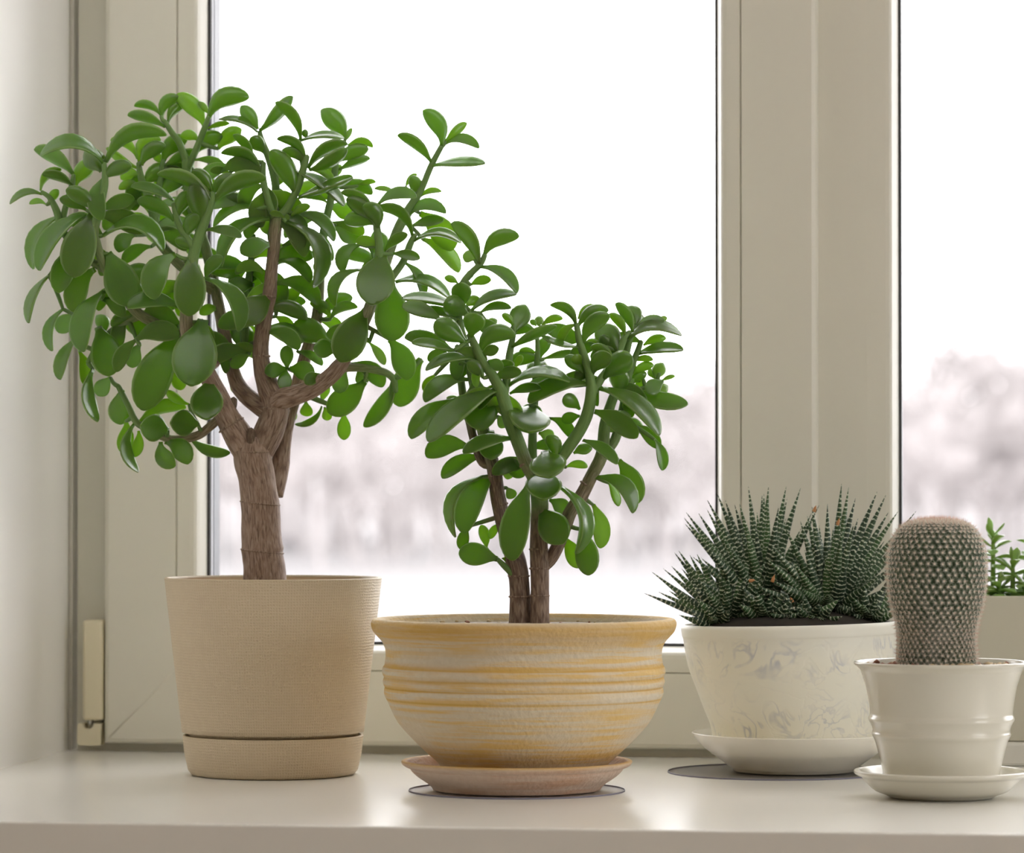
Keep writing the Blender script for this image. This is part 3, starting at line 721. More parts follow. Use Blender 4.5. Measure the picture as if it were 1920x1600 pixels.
# ---------------------------------------------------------------- cream planter box at the right edge
px0 = 1712
T5 = at_z(1905, 1437, 0)
yb = T5.y
xl = at_y(px0, 1118, yb).x; xr5 = xl + 0.15
zt5 = at_y(1880, 1118, yb).z; zl5 = at_y(1900, 1391, yb).z
tray = box('planter_tray', xl + 0.012, xr5 + 0.01, yb - 0.004, yb + 0.066, 0.0, zl5 - 0.0003, M['tray'], None, bev=0.002)
tag(tray, 'low white tray under the cream planter box behind the cactus', 'tray')
planter = empty('potted_rosette_succulent', (xl + 0.075, yb + 0.03, zl5), 'bright green rosette succulents in a cream planter box by the right pane', 'potted plant')
def frustum(name, x0, x1, y0, y1, z0, z1, k, mat, parent, bev=0.0015):
    bm = bmesh.new()
    lo = [bm.verts.new(p) for p in ((x0 + k, y0 + k * .6, z0), (x1 - k, y0 + k * .6, z0), (x1 - k, y1 - k * .6, z0), (x0 + k, y1 - k * .6, z0))]
    hi = [bm.verts.new(p) for p in ((x0, y0, z1), (x1, y0, z1), (x1, y1, z1), (x0, y1, z1))]
    w = 0.002
    h2 = [bm.verts.new(p) for p in ((x0 + w, y0 + w, z1), (x1 - w, y0 + w, z1), (x1 - w, y1 - w, z1), (x0 + w, y1 - w, z1))]
    h3 = [bm.verts.new(p) for p in ((x0 + w, y0 + w, z1 - .015), (x1 - w, y0 + w, z1 - .015), (x1 - w, y1 - w, z1 - .015), (x0 + w, y1 - w, z1 - .015))]
    bm.faces.new(lo[::-1]); bm.faces.new(h3)
    for a, b in ((lo, hi), (hi, h2), (h2, h3)):
        for i in range(4): bm.faces.new((a[i], a[(i + 1) % 4], b[(i + 1) % 4], b[i]))
    bmesh.ops.recalc_face_normals(bm, faces=bm.faces[:])
    bmesh.ops.bevel(bm, geom=bm.edges[:], offset=0.0007, segments=2, profile=.5, affect='EDGES')
    me = bpy.data.meshes.new(name); bm.to_mesh(me); bm.free(); rebase(me, parent.location)
    return link(name, me, mat, parent, smooth=False)
frustum('planter_box', xl, xr5, yb, yb + 0.060, zl5, zt5, 0.004, M['planter'], planter)
box('soil', xl + 0.003, xr5 - 0.003, yb + 0.003, yb + 0.057, zt5 - 0.0149, zt5 - 0.006, M['soil'], planter)
D5 = (Vector((at_y(1880, 1118, yb + .03))) - CAMP).dot(FWD); S5 = D5 / FPX

# ================================================================ jade plants
CR = {'A': (0, 140, 3.81), 'B': (400, 140, 3.692), 'C': (0, 480, 3.81), 'D': (400, 480, 3.692), 'E': (740, 400, 3.4286), 'F': (740, 760, 3.4286), 'P': (0, 0, 1.0)}
WPROF = [(0, .24), (.07, .27), (.16, .42), (.27, .66), (.38, .85), (.5, .97), (.6, 1.0), (.71, .97), (.82, .84), (.91, .62), (.97, .36), (1.0, .10)]
def leaf_mesh(B, C, T, W0, side, w, th, cup):
    """succulent leaf along the quadratic B-C-T; W0 = width direction, side = upper face direction"""
    verts, faces = [], []
    ring_n = 10
    for s, wf in WPROF:
        p = B * (1 - s) ** 2 + C * 2 * s * (1 - s) + T * s * s
        tan = ((C - B) * (1 - s) + (T - C) * s).normalized()
        wv = (W0 - tan * W0.dot(tan)).normalized()
        nn = tan.cross(wv).normalized()
        if nn.dot(side) < 0: nn = -nn
        hw = w * 0.5 * wf
        tt = th * (0.55 + 0.45 * min(1, s / .4)) * (1 - max(0, s - .8) * 3.2)
        tt = min(tt, hw * 1.5)
        for k in range(ring_n):
            a = 2 * math.pi * k / ring_n
            v = math.cos(a); h = math.sin(a)
            hh = abs(h) ** 0.9 * (1 if h > 0 else -1)
            verts.append(p + wv * (v * hw) + nn * (hh * tt * (0.38 if h > 0 else 0.62) + cup * hw * (v * v - 0.35)))
    n = len(WPROF)
    for i in range(n - 1):
        for k in range(ring_n):
            a = i * ring_n + k; b = i * ring_n + (k + 1) % ring_n
            faces.append((a, b, b + ring_n, a + ring_n))
    faces.append(tuple(range(ring_n - 1, -1, -1))); faces.append(tuple((n - 1) * ring_n + k for k in range(ring_n)))
    return verts, faces
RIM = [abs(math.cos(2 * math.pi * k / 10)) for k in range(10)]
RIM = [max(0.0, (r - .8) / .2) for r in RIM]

class Plant:
    def __init__(self, root, depth, layers, rg):
        self.root, self.D, self.S, self.layers, self.rg = root, depth, depth / FPX, layers, rg
        self.samples = []                 # (px, py, dpx, r)
        self.loc = root.location.copy()
    def W(self, px, py, d): return at_depth(px, py, self.D - d * self.S)
    def branch(self, name, pts, tone=0.0, sub=5, rings=(), wob=0.03):
        """pts: (px, py, r, depth, young)"""
        sm = smooth_prof([tuple(map(float, p)) for p in pts], sub)
        for p in sm: self.samples.append((p[0], p[1], p[3], p[2], p[4]))
        rad = []
        for p in sm:
            k = 1.0
            for ry in rings:
                dd = abs(p[1] - ry)
                if dd < 7: k += 0.045 * (1 - dd / 7)
            rad.append(max(.5, p[2]) * self.S * k)
        P = [self.W(p[0], p[1], p[3]) for p in sm]
        me = tube_mesh(name, P, rad, [min(1, max(0, p[4])) for p in sm], tone, 16 if pts[0][2] > 14 else 10, wob)
        rebase(me, P[0])
        o = link(name, me, M['bark'], self.root); o.location = P[0] - self.loc
        return o
    def node_ring(self, px, py, d, r, dirpx, tone):
        """scar ring round a stem"""
        a = self.W(px, py, d); b = self.W(px + dirpx[0], py + dirpx[1], d)
        t = (b - a).normalized(); R = r * self.S
        h = 1.6 * self.S
        pts = [a - t * h * 1.4, a - t * h * .5, a + t * h * .5, a + t * h * 1.4]
        me = tube_mesh('leaf_scar', pts, [R * .97, R * 1.055, R * 1.055, R * .97], [0] * 4, tone, 16, .03)
        rebase(me, a)
        o = link('leaf_scar', me, M['bark'], self.root); o.location = a - self.loc
    def leaf(self, bx, by, tx, ty, w, bend=0.1, layer='m', dd=None, mat=None):
        rg = self.rg
        tgt = self.layers[layer]
        best = min(self.samples, key=lambda q: math.hypot(q[0] - bx, q[1] - by) + 0.30 * abs(q[2] - tgt))
        dist = math.hypot(best[0] - bx, best[1] - by)
        d0 = best[2] + (tgt - best[2]) * min(0.5, dist / 80) + rg.uniform(-4, 4)
        if dist > best[3] + 5:
            # a short green shoot joins the leaf to its branch
            pts = [(best[0], best[1], min(5.0, best[3]), best[2], best[4]), ((best[0] + bx) / 2 + (bx - best[0]) * .1, (best[1] + by) / 2 + 2, 4.2, (best[2] + d0) / 2, 1), (bx, by, 3.2, d0, 1)]
            sm = smooth_prof(pts, 3)
            P = [self.W(p[0], p[1], p[3]) for p in sm]
            me = tube_mesh('shoot', P, [p[2] * self.S for p in sm], [min(1, max(0, p[4])) for p in sm], 0, 8, 0.0)
            rebase(me, P[0]); o = link('shoot', me, M['bark'], self.root); o.location = P[0] - self.loc
            for p in sm[2:]: self.samples.append((p[0], p[1], p[3], p[2], p[4]))
        ln = math.hypot(tx - bx, ty - by)
        lfull = max(ln, w / 0.60)
        sgn = {'f': 1, 'm': 1 if rg.random() < .6 else -1, 'b': -1}[layer]
        if dd is None:
            dd = sgn * math.sqrt(max(0, lfull ** 2 - ln ** 2)) if lfull > ln else sgn * ln * rg.uniform(0.05, 0.35)
        L3 = math.hypot(ln, dd)
        wt = max(w, 0.40 * L3)
        rho = math.acos(min(1, w / wt))
        B = self.W(bx, by, d0); T = self.W(tx, ty, d0 + dd)
        dx, dy = (tx - bx) / ln, (ty - by) / ln
        Pp = (dy, -dx)
        if Pp[1] > 0: Pp = (-dy, dx)
        mx, my = (bx + tx) / 2 + Pp[0] * bend * ln * 2, (by + ty) / 2 + Pp[1] * bend * ln * 2
        C = self.W(mx, my, d0 + dd * (0.72 if ty > by else 0.4))
        Pv = RGT * Pp[0] - UPV * Pp[1]
        toc = -FWD
        upper = (ty - by) > -0.35 * ln if layer != 'b' else (ty - by) > 0.3 * ln
        W0 = Pv * math.cos(rho) + toc * math.sin(rho) * (-1 if upper else 1)
        side = toc if upper else -toc
        th = 0.21 * wt * self.S
        v, f = leaf_mesh(B, C, T, W0, side, wt * self.S, th, rg.uniform(0.12, 0.42))
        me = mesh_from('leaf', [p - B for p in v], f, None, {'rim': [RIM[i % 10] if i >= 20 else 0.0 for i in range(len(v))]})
        if mat is None: mat = M['leaf_young'] if (wt < 21 or (layer == 'b' and rg.random() < .4)) else M['leaf']
        o = link('leaf', me, mat, self.root); o.location = B - self.loc
        return o
    def rows(self, txt):
        for line in txt.strip().splitlines():
            q = line.split()
            if not q or q[0].startswith('#'): continue
            ox, oy, s = CR[q[0]]
            v = [float(x) for x in q[1:6]]
            bend = float(q[6]) if len(q) > 6 else 0.1
            layer = q[7] if len(q) > 7 else 'm'
            self.leaf(ox + v[0] / s, oy + v[1] / s, ox + v[2] / s, oy + v[3] / s, v[4] / s, bend, layer)

# ---------------------------------------------------------------- tall plant
J1 = Plant(jade1, D1, {'f': 75, 'm': 5, 'b': -70}, random.Random(11))
tr1 = [(497, 1092, 41, 0, 0), (495, 1060, 40, 0, 0), (492, 1035, 39, 0, 0), (490, 1000, 37, 0, 0), (488, 950, 36.5, 0, 0), (482, 900, 35.5, 0, 0), (475, 868, 35.5, 0, 0), (473, 842, 35, 0, 0), (474, 822, 27, 0, 0)]
J1.branch('trunk', tr1, 0.0, 6, (1030, 945, 845), 0.02)
J1.branch('branch', [(470, 862, 24, 2, 0), (448, 820, 28, 4, 0), (428, 785, 24, 8, 0), (412, 752, 21, 15, 0), (394, 712, 17, 30, 0), (368, 660, 14, 50, .1), (350, 618, 13, 64, .2), (352, 560, 12, 72, .5), (358, 510, 11, 76, .8), (366, 466, 10, 78, 1), (382, 420, 9, 80, 1), (394, 384, 8, 82, 1), (398, 362, 7, 82, 1)], 0, 4, (770,))
J1.branch('branch', [(480, 862, 24, -2, 0), (500, 818, 29, -3, 0), (514, 782, 27, -3, 0), (515, 752, 25, -3, 0), (503, 725, 21, -3, 0), (492, 690, 17.5, 0, 0), (489, 650, 15.5, 2, 0), (496, 600, 14, 6, 0), (505, 555, 13, 8, 0), (509, 510, 12, 10, .05), (513, 470, 12, 12, .1), (517, 425, 12, 14, .3), (521, 408, 11, 15, .7)], 0.25, 5, (770, 700, 545))
J1.branch('branch', [(512, 762, 18, 0, 0), (530, 748, 21, 12, 0), (552, 742, 19, 22, 0), (585, 730, 16.5, 38, 0), (612, 712, 15.5, 50, 0), (634, 690, 15, 60, 0), (652, 665, 12, 66, .1), (676, 620, 11, 72, .3), (698, 560, 10, 76, .6), (708, 510, 9, 80, 1), (711, 468, 8, 82, 1), (707, 430, 7, 84, 1), (705, 415, 6, 84, 1)], 0.0, 5, (690,))
J1.branch('branch', [(503, 770, 20, -8, 0), (482, 758, 18, -16, 0), (462, 742, 17, -22, 0), (446, 722, 15, -28, 0), (436, 694, 13, -34, 0), (430, 664, 12, -38, 0), (420, 625, 12, -44, .1), (406, 550, 11, -54, .4), (384, 460, 10, -60, .8), (360, 390, 10, -62, 1), (351, 335, 9.5, -60, 1), (350, 300, 9, -58, 1)], 0.35, 4, (725,))
J1.branch('branch', [(515, 930, 16, -24, 0), (524, 880, 18, -34, 0), (532, 830, 15, -40, 0), (540, 785, 14, -46, 0), (556, 730, 13, -52, 0), (575, 660, 12, -58, .1), (594, 596, 11, -60, .3), (600, 520, 10, -62, .7), (606, 443, 8.5, -60, 1), (614, 403, 7.5, -58, 1), (622, 365, 7, -56, 1), (630, 305, 6, -54, 1), (634, 292, 5, -54, 1)], 0.15, 4, (870,))
Bs = J1.branch
Bs('branch', [(521, 412, 9, 16, .8), (540, 388, 8, 18, 1), (558, 352, 7.5, 20, 1), (570, 312, 7, 22, 1), (576, 292, 5, 22, 1)])
Bs('branch', [(518, 415, 8, 14, .8), (508, 392, 7, 20, 1), (498, 360, 7, 24, 1), (493, 330, 6, 24, 1), (494, 305, 5, 22, 1)])
Bs('branch', [(515, 440, 9, 6, .6), (515, 392, 8.5, -6, .9), (517, 350, 8, -12, 1), (505, 300, 7, -20, 1), (490, 262, 6, -24, 1), (487, 246, 4, -24, 1)])
Bs('branch', [(570, 315, 6, 20, 1), (564, 285, 6, 10, 1), (561, 262, 4, 6, 1)])
Bs('branch', [(404, 690, 12, 10, .1), (370, 650, 11, 6, .2), (320, 620, 10, 12, .4), (262, 590, 10, 28, .5), (225, 545, 9.5, 40, .6), (196, 500, 9, 50, .7), (178, 440, 8.5, 56, .8), (183, 405, 8.5, 60, 1), (192, 365, 8, 62, 1), (197, 340, 7, 62, 1), (195, 305, 5, 60, 1)])
Bs('branch', [(196, 505, 8, 44, .7), (150, 475, 7.5, 34, .9), (116, 430, 7, 24, 1), (107, 398, 7, 20, 1), (94, 372, 5, 16, 1), (78, 360, 4, 14, 1)])
Bs('branch', [(116, 428, 6, 22, 1), (121, 396, 6, 10, 1), (134, 352, 6, 2, 1), (138, 328, 4, 0, 1)])
Bs('branch', [(400, 545, 10, -52, .4), (340, 500, 10, -58, .6), (297, 450, 10, -60, .8), (291, 415, 9, -60, 1), (278, 370, 8, -56, 1), (265, 335, 7, -54, 1), (260, 305, 5, -52, 1)])
Bs('branch', [(291, 415, 8, -60, 1), (298, 360, 7, -64, 1), (302, 325, 6, -64, 1), (306, 300, 4, -62, 1)])
Bs('branch', [(366, 466, 8, 78, 1), (350, 446, 7, 76, 1), (333, 415, 6.5, 72, 1), (326, 382, 5, 70, 1)])
Bs('branch', [(350, 305, 8, -58, 1), (337, 270, 6.5, -56, 1), (322, 248, 6, -54, 1), (309, 228, 4.5, -52, 1)])
Bs('branch', [(351, 318, 7, -58, 1), (370, 275, 6.5, -50, 1), (383, 242, 6, -46, 1), (391, 220, 4.5, -44, 1)])
Bs('branch', [(656, 660, 11, 60, .2), (690, 590, 10, 34, .5), (715, 520, 10, 10, .7), (742, 440, 9.5, -8, .9), (763, 400, 9.5, -14, 1), (780, 372, 8, -16, 1), (793, 348, 6.5, -18, 1), (808, 312, 6, -20, 1), (828, 274, 5, -20, 1)])
Bs('branch', [(712, 545, 8, 70, .6), (735, 520, 7.5, 64, .9), (757, 489, 7, 58, 1), (769, 458, 6.5, 56, 1), (778, 440, 5, 54, 1)])
Bs('branch', [(640, 690, 9, 50, .3), (680, 690, 8, 34, .7), (720, 698, 7.5, 20, .8), (738, 712, 6, 14, 1), (742, 735, 5, 12, 1)])
Bs('branch', [(548, 756, 7, -20, .6), (575, 744, 6, -28, .9), (600, 752, 5.5, -30, 1), (620, 760, 4, -30, 1)])
Bs('branch', [(424, 772, 9, 8, .2), (396, 798, 9, 6, .2), (368, 818, 8.5, 8, .2), (320, 824, 8, 12, .4), (282, 806, 7.5, 14, .7), (256, 792, 7, 12, .9), (240, 760, 6, 8, 1), (222, 725, 5, 6, 1)])
Bs('branch', [(488, 640, 8, -6, .7), (462, 650, 9, -14, .9), (459, 610, 8.5, -20, 1), (462, 560, 8, -26, 1), (470, 500, 7, -30, 1), (474, 440, 6, -32, 1)])
Bs('branch', [(262, 592, 8, 20, .6), (225, 610, 7, 4, .8), (190, 640, 6.5, -6, .9), (165, 680, 5, -12, 1)])
J1.branch('pruned_stub', [(470, 832, 8, 24, 0), (470, 818, 8, 26, 0), (471, 806, 7.5, 27, 0)], 0.9, 3)
J1.branch('pruned_stub', [(432, 775, 7, 10, 0), (436, 762, 8, 10, 0), (438, 748, 7, 10, 0)], 0.9, 3)
for a in ((492, 1034, 0, 39, (2, -20)), (488, 944, 0, 36.3, (2, -20)), (474, 848, 0, 35, (0, -20)), (516, 768, -3, 26.5, (1, -10)), (434, 797, 7, 26, (-6, -10)), (490, 668, 1, 16.5, (0, -10)), (505, 556, 8, 13, (2, -10)), (606, 716, 47, 15.8, (8, -6))):
    J1.node_ring(a[0], a[1], a[2], a[3], a[4], 0.3)
me = bmesh.new(); bmesh.ops.create_uvsphere(me, u_segments=10, v_segments=8, radius=7 * S1); bme = bpy.data.meshes.new('bud'); me.to_mesh(bme); me.free()
for bx_, by_, bd_ in ((572, 250, 8), (194, 294, 60), (538, 0, 0)):
    if by_ == 0: continue
    p_ = J1.W(bx_, by_, bd_); o = link('bud', bme, M['leaf'], jade1); o.location = p_ - jade1.location; o.scale = (.9, .9, 1.1) if bx_ > 300 else (.5, .5, .6)

J1.rows('''
A 1150 295 960 225 60 .2 b
A 1180 375 912 290 75 .08 b
A 1160 310 1275 155 95 .25 b
A 1200 350 1350 205 80 .2 b
A 1460 370 1255 145 130 .12 b
A 1490 310 1780 165 150 .25 b
A 1480 385 1640 350 34 .05 b
A 1490 280 1400 200 60 .1 b
A 1840 410 1565 320 50 .15 m
A 1840 390 1720 225 110 .05 b
A 990 670 760 525 60 -.05 b
A 980 600 790 470 70 .2 b
A 995 620 1150 465 110 .3 b
A 1010 650 1185 510 115 .2 m
A 1170 620 1340 460 130 .2 b
A 1160 640 1090 560 70 .1 b
A 1180 650 1410 550 75 .05 m
A 1420 475 1290 440 80 .2 b
A 1400 560 1590 440 130 .15 b
A 1560 530 1725 390 120 .1 b
A 1810 600 1665 430 70 .1 m
A 1890 560 1790 450 110 .05 m
A 755 625 1190 430 90 .22 m
A 740 630 290 580 110 .28 f
A 725 690 610 545 160 .05 m
A 735 750 940 655 110 .15 f
A 525 715 245 535 110 .1 b
A 540 790 665 620 130 .1 b
A 525 800 300 710 70 .1 m
A 290 830 440 680 60 .22 b
A 300 855 70 925 60 .2 m
A 330 930 210 925 45 .2 m
A 350 930 420 825 70 .1 b
A 620 970 425 890 90 .08 m
A 690 975 470 825 120 .1 f
A 725 965 960 885 110 .05 f
A 430 1010 240 1390 105 .22 m
A 610 1000 280 1400 140 .15 f
A 660 1000 530 1450 250 .05 f
A 590 1230 420 1560 170 .12 f
A 735 1150 1165 1260 115 .33 f
A 985 910 745 1110 130 .1 b
C 770 -20 925 360 250 .03 f
C 1255 -10 1110 310 190 .22 f
C 1370 0 1350 430 230 .0 f
A 1245 1045 980 900 110 .1 f
A 1240 900 935 800 75 .1 f
A 1510 915 1125 710 75 .14 f
A 1525 910 1900 740 120 .13 f
A 1515 840 1370 690 110 .1 m
A 1520 860 1700 740 100 .2 m
A 1450 1090 1390 765 170 .02 f
A 1475 1110 1725 1165 80 .1 f
A 1380 1255 1250 1180 85 .1 f
A 1830 955 1525 1090 80 .2 m
B 390 995 55 1330 110 .24 f
A 1270 1020 1360 840 110 .1 m
A 1000 720 865 750 90 .2 b
A 1000 800 850 820 70 .2 b
A 1090 790 1240 760 60 .15 b
A 1180 700 1285 690 60 .2 b
A 1390 610 1600 655 60 .1 m
A 1790 930 1580 900 120 .1 b
A 1640 700 1500 690 60 .1 m
A 1840 720 1650 680 120 .25 m
A 1870 700 1580 560 75 .2 m
A 1075 1045 890 1060 60 .2 m
A 960 1150 850 1270 120 .2 m
A 1080 1230 880 1350 100 .15 m
B 320 390 550 150 80 -.04 b
B 605 450 430 190 80 .14 m
B 610 455 905 440 50 .1 m
B 915 440 745 245 150 .1 b
B 915 460 960 370 35 .0 b
B 640 600 440 445 65 .2 m
B 640 650 465 540 80 .25 m
B 655 650 930 480 80 .15 m
B 665 660 925 510 90 -.08 f
B 930 490 1105 505 50 .2 b
B 850 610 1075 515 110 .1 b
B 870 660 1085 580 60 .05 b
B 570 835 395 525 150 .08 f
B 590 850 965 710 60 .0 f
B 560 670 905 910 80 .1 m
B 660 660 830 740 60 .15 m
B 870 770 1100 830 90 .15 b
B 1000 770 1125 745 40 .1 b
B 820 690 790 600 60 .1 b
B 850 720 885 625 60 .1 b
B 790 890 640 850 50 .15 b
B 1125 1040 920 860 120 .1 f
B 1110 930 885 815 65 .1 f
B 1140 900 1405 850 90 .2 m
B 1340 990 1610 960 90 .28 m
B 1370 1050 1595 1010 80 .05 m
B 1380 1130 1115 925 75 .25 f
B 1390 1150 1715 1165 55 .2 f
B 1510 610 1275 420 75 .1 m
B 1580 490 1450 250 130 .18 m
B 1605 460 1755 335 60 .0 b
B 1605 480 1840 510 80 .22 m
B 1520 630 1880 615 75 .05 m
B 1420 855 1365 705 95 .1 m
B 1330 780 1410 690 40 .1 b
B 1430 850 1580 810 45 .15 m
B 1270 825 1115 790 40 .1 m
B 1430 960 1650 1220 180 .1 b
B 1450 1140 1700 1370 110 .1 b
B 1240 1240 1430 1275 75 .05 f
B 1190 1220 1345 1105 75 .1 f
B 1140 1190 985 1160 75 .15 f
B 1175 1240 1095 1595 265 .02 f
B 505 1020 690 1475 115 .3 f
B 570 970 835 1155 90 .2 m
B 490 990 390 960 45 .1 f
B 440 985 530 1000 50 .1 f
B 540 980 670 910 60 .1 f
B 815 1030 985 1170 160 .15 b
B 850 1040 1040 1110 100 .15 b
B 800 910 960 990 120 .1 b
B 480 1190 825 1290 110 .28 m
B 400 1180 190 1240 140 .1 f
B 450 1290 670 1440 90 .2 m
D 440 190 725 340 130 .22 m
B 350 1360 155 1385 80 .28 m
D 1020 95 845 350 90 .3 f
B 1020 1180 900 1370 100 .3 m
D 1330 50 1450 290 70 .14 m
D 1260 180 1640 300 75 .18 m
C 350 140 205 480 80 .14 m
C 450 380 375 680 85 .2 m
C 545 420 420 550 130 .1 b
C 680 95 540 405 170 .18 f
C 745 255 600 685 170 .18 f
C 725 310 880 440 100 .15 m
C 1285 365 910 370 120 .14 m
C 1250 560 885 470 200 .05 m
C 1280 490 1030 400 150 .1 m
C 545 590 430 885 100 .12 m
C 565 680 600 920 90 .1 b
C 700 510 775 860 230 .05 m
C 900 400 850 670 110 .1 m
C 975 600 835 830 110 .12 f
C 1000 630 950 800 120 .1 m
C 1260 570 1020 1105 270 .05 f
C 1450 460 1365 930 320 .02 f
C 1500 890 1475 1170 235 .03 m
C 665 810 700 1185 85 -.16 m
C 790 870 700 1000 120 .05 b
C 870 960 860 1205 175 .02 m
C 900 1180 860 1400 120 -.1 b
C 960 1200 990 1545 75 -.24 m
C 990 1250 950 1435 85 -.1 b
C 1200 1250 1005 1215 200 .02 f
C 1415 1200 1220 1195 190 .02 f
C 1000 1185 1330 1085 100 .15 b
C 1350 1060 1190 960 70 -.1 m
C 1150 1330 1255 1500 130 -.2 f
C 1180 1330 1340 1490 150 .2 m
C 1360 1300 1645 1405 85 -.14 m
C 1470 160 1700 540 120 .24 f
C 1735 200 1490 110 100 .15 m
C 1815 210 1620 250 130 .1 m
C 1880 130 1690 110 80 .25 m
D 395 280 185 460 200 .02 f
C 1560 380 1430 420 80 .15 m
C 1560 600 1610 840 70 .05 m
C 1780 705 1655 800 95 .05 f
C 1640 890 1690 985 70 .1 b
C 1220 810 1290 960 110 .1 b
D 390 530 590 650 115 .2 f
D 510 778 508 620 98 .0 f
D 500 780 358 810 110 .05 f
D 500 785 490 930 100 .0 f
D 530 780 700 820 135 .05 f
D 740 820 640 890 90 .1 m
D 810 600 550 480 175 .05 m
D 850 660 695 640 135 .05 f
D 1060 375 880 735 235 .03 f
D 1230 190 1245 590 245 .0 f
D 1220 580 1340 860 165 .1 f
D 1440 715 1290 1045 205 .08 m
D 1260 850 1040 1180 115 -.1 b
D 950 750 1170 910 130 .18 m
D 920 780 880 950 120 .1 m
D 1050 870 790 1080 190 -.04 m
D 1000 780 1030 890 100 .1 b
D 1080 600 1185 755 65 .05 f
D 905 1090 905 1275 98 .0 b
D 750 1040 565 1165 50 -.22 m
D 640 1010 640 1110 92 .05 b
D 560 1040 545 1150 72 .05 b
D 770 1050 790 1140 72 .05 b
D 750 1010 800 890 66 .05 b
D 580 660 755 760 65 .1 m
D 720 450 880 530 95 .2 b
D 430 420 545 520 85 .1 b
D 730 395 965 290 115 .1 m
D 810 440 1000 355 75 .2 m
D 440 350 640 320 85 .1 b
''')

def filler(J, n, box_, ok, lmin, lmax, rg):
    """inner foliage behind the outer leaves, on the older wood"""
    cand = [q for q in J.samples if box_[0] < q[0] < box_[1] and box_[2] < q[1] < box_[3]]
    k = 0
    while k < n:
        q = rg.choice(cand)
        a = rg.uniform(0, 2 * math.pi); l = rg.uniform(lmin, lmax)
        tx, ty = q[0] + l * math.cos(a), q[1] + l * 0.75 * math.sin(a) + l * .15
        if not ok(tx, ty): continue
        J.leaf(q[0], q[1], tx, ty, l * rg.uniform(.3, .52), rg.uniform(.08, .25), rg.choice('bbm'))
        k += 1
filler(J1, 100, (110, 760, 300, 690), lambda x, y: ((x - 420) / 330) ** 2 + ((y - 480) / 230) ** 2 < 0.85 and y < 700 and not (570 < x < 660 and 640 < y), 55, 90, random.Random(31))

# ---------------------------------------------------------------- shorter plant
J2 = Plant(jade2, D2, {'f': 60, 'm': 5, 'b': -55}, random.Random(23))
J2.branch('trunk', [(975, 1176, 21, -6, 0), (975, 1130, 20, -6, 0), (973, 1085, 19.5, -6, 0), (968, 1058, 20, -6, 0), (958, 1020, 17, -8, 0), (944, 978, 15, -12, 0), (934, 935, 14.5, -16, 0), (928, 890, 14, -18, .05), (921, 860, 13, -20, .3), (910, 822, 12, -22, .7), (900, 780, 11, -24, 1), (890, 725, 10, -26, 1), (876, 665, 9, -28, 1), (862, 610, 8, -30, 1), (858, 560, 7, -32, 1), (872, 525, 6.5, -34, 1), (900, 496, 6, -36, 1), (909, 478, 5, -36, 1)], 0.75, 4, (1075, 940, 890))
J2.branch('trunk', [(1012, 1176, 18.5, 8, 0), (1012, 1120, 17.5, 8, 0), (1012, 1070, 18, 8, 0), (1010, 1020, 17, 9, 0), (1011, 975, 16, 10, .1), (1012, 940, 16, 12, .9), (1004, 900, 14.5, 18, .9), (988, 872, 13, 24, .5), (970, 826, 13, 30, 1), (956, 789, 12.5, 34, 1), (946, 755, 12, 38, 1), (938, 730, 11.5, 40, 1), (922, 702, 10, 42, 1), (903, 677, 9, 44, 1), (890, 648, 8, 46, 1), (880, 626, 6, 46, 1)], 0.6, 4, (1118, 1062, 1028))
Bs = J2.branch
Bs('branch', [(1022, 1060, 12, 0, 0), (1034, 1046, 13, -2, 0), (1048, 1018, 13, -4, 0), (1058, 990, 13, -6, .1), (1070, 960, 13, -6, .2), (1090, 930, 13.5, -6, .1), (1110, 891, 12.5, -6, .3), (1129, 850, 12, -8, .6), (1134, 798, 11, -10, 1), (1145, 759, 10, -12, 1), (1162, 715, 9, -14, 1), (1168, 690, 8, -14, 1), (1180, 640, 6, -14, 1), (1186, 622, 5, -14, 1)], 0.6, 5, (932, 945))
Bs('branch', [(1128, 855, 10, -10, .5), (1150, 830, 10, -18, .8), (1162, 795, 9, -24, 1), (1170, 755, 8, -28, 1), (1180, 700, 7, -32, 1), (1195, 660, 6, -34, 1), (1202, 640, 5, -34, 1)], 0.5)
Bs('branch', [(1016, 905, 13, 14, .9), (1040, 872, 12.5, 18, .9), (1058, 850, 12, 22, 1), (1084, 812, 11.5, 26, 1), (1100, 780, 11.5, 28, 1), (1108, 740, 11, 30, 1), (1106, 705, 9, 32, 1), (1096, 670, 8, 34, 1), (1087, 642, 7, 36, 1), (1081, 608, 5.5, 36, 1)])
Bs('branch', [(1112, 738, 8, 28, 1), (1126, 712, 8, 20, 1), (1142, 690, 7.5, 14, 1), (1160, 662, 6.5, 8, 1), (1172, 632, 6, 4, 1), (1182, 622, 4, 2, 1)])
Bs('branch', [(1000, 905, 10, -10, .8), (998, 850, 9, -24, 1), (1000, 790, 8, -34, 1), (1004, 720, 7, -38, 1), (1008, 662, 5, -40, 1), (1006, 618, 3.5, -40, 1)])
Bs('branch', [(944, 742, 9, 36, 1), (950, 710, 8, 26, 1), (956, 662, 7, 18, 1), (963, 626, 5, 14, 1)])
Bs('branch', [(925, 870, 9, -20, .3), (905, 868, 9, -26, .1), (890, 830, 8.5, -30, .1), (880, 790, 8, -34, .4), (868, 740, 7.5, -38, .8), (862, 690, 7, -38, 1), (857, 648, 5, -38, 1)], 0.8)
Bs('branch', [(1172, 745, 6, -26, 1), (1200, 730, 5, -30, 1), (1228, 722, 4, -32, 1), (1236, 700, 3, -32, 1)])
Bs('branch', [(962, 1078, 6, 4, 1), (946, 1062, 6, 6, 1), (934, 1050, 4.5, 6, 1)])
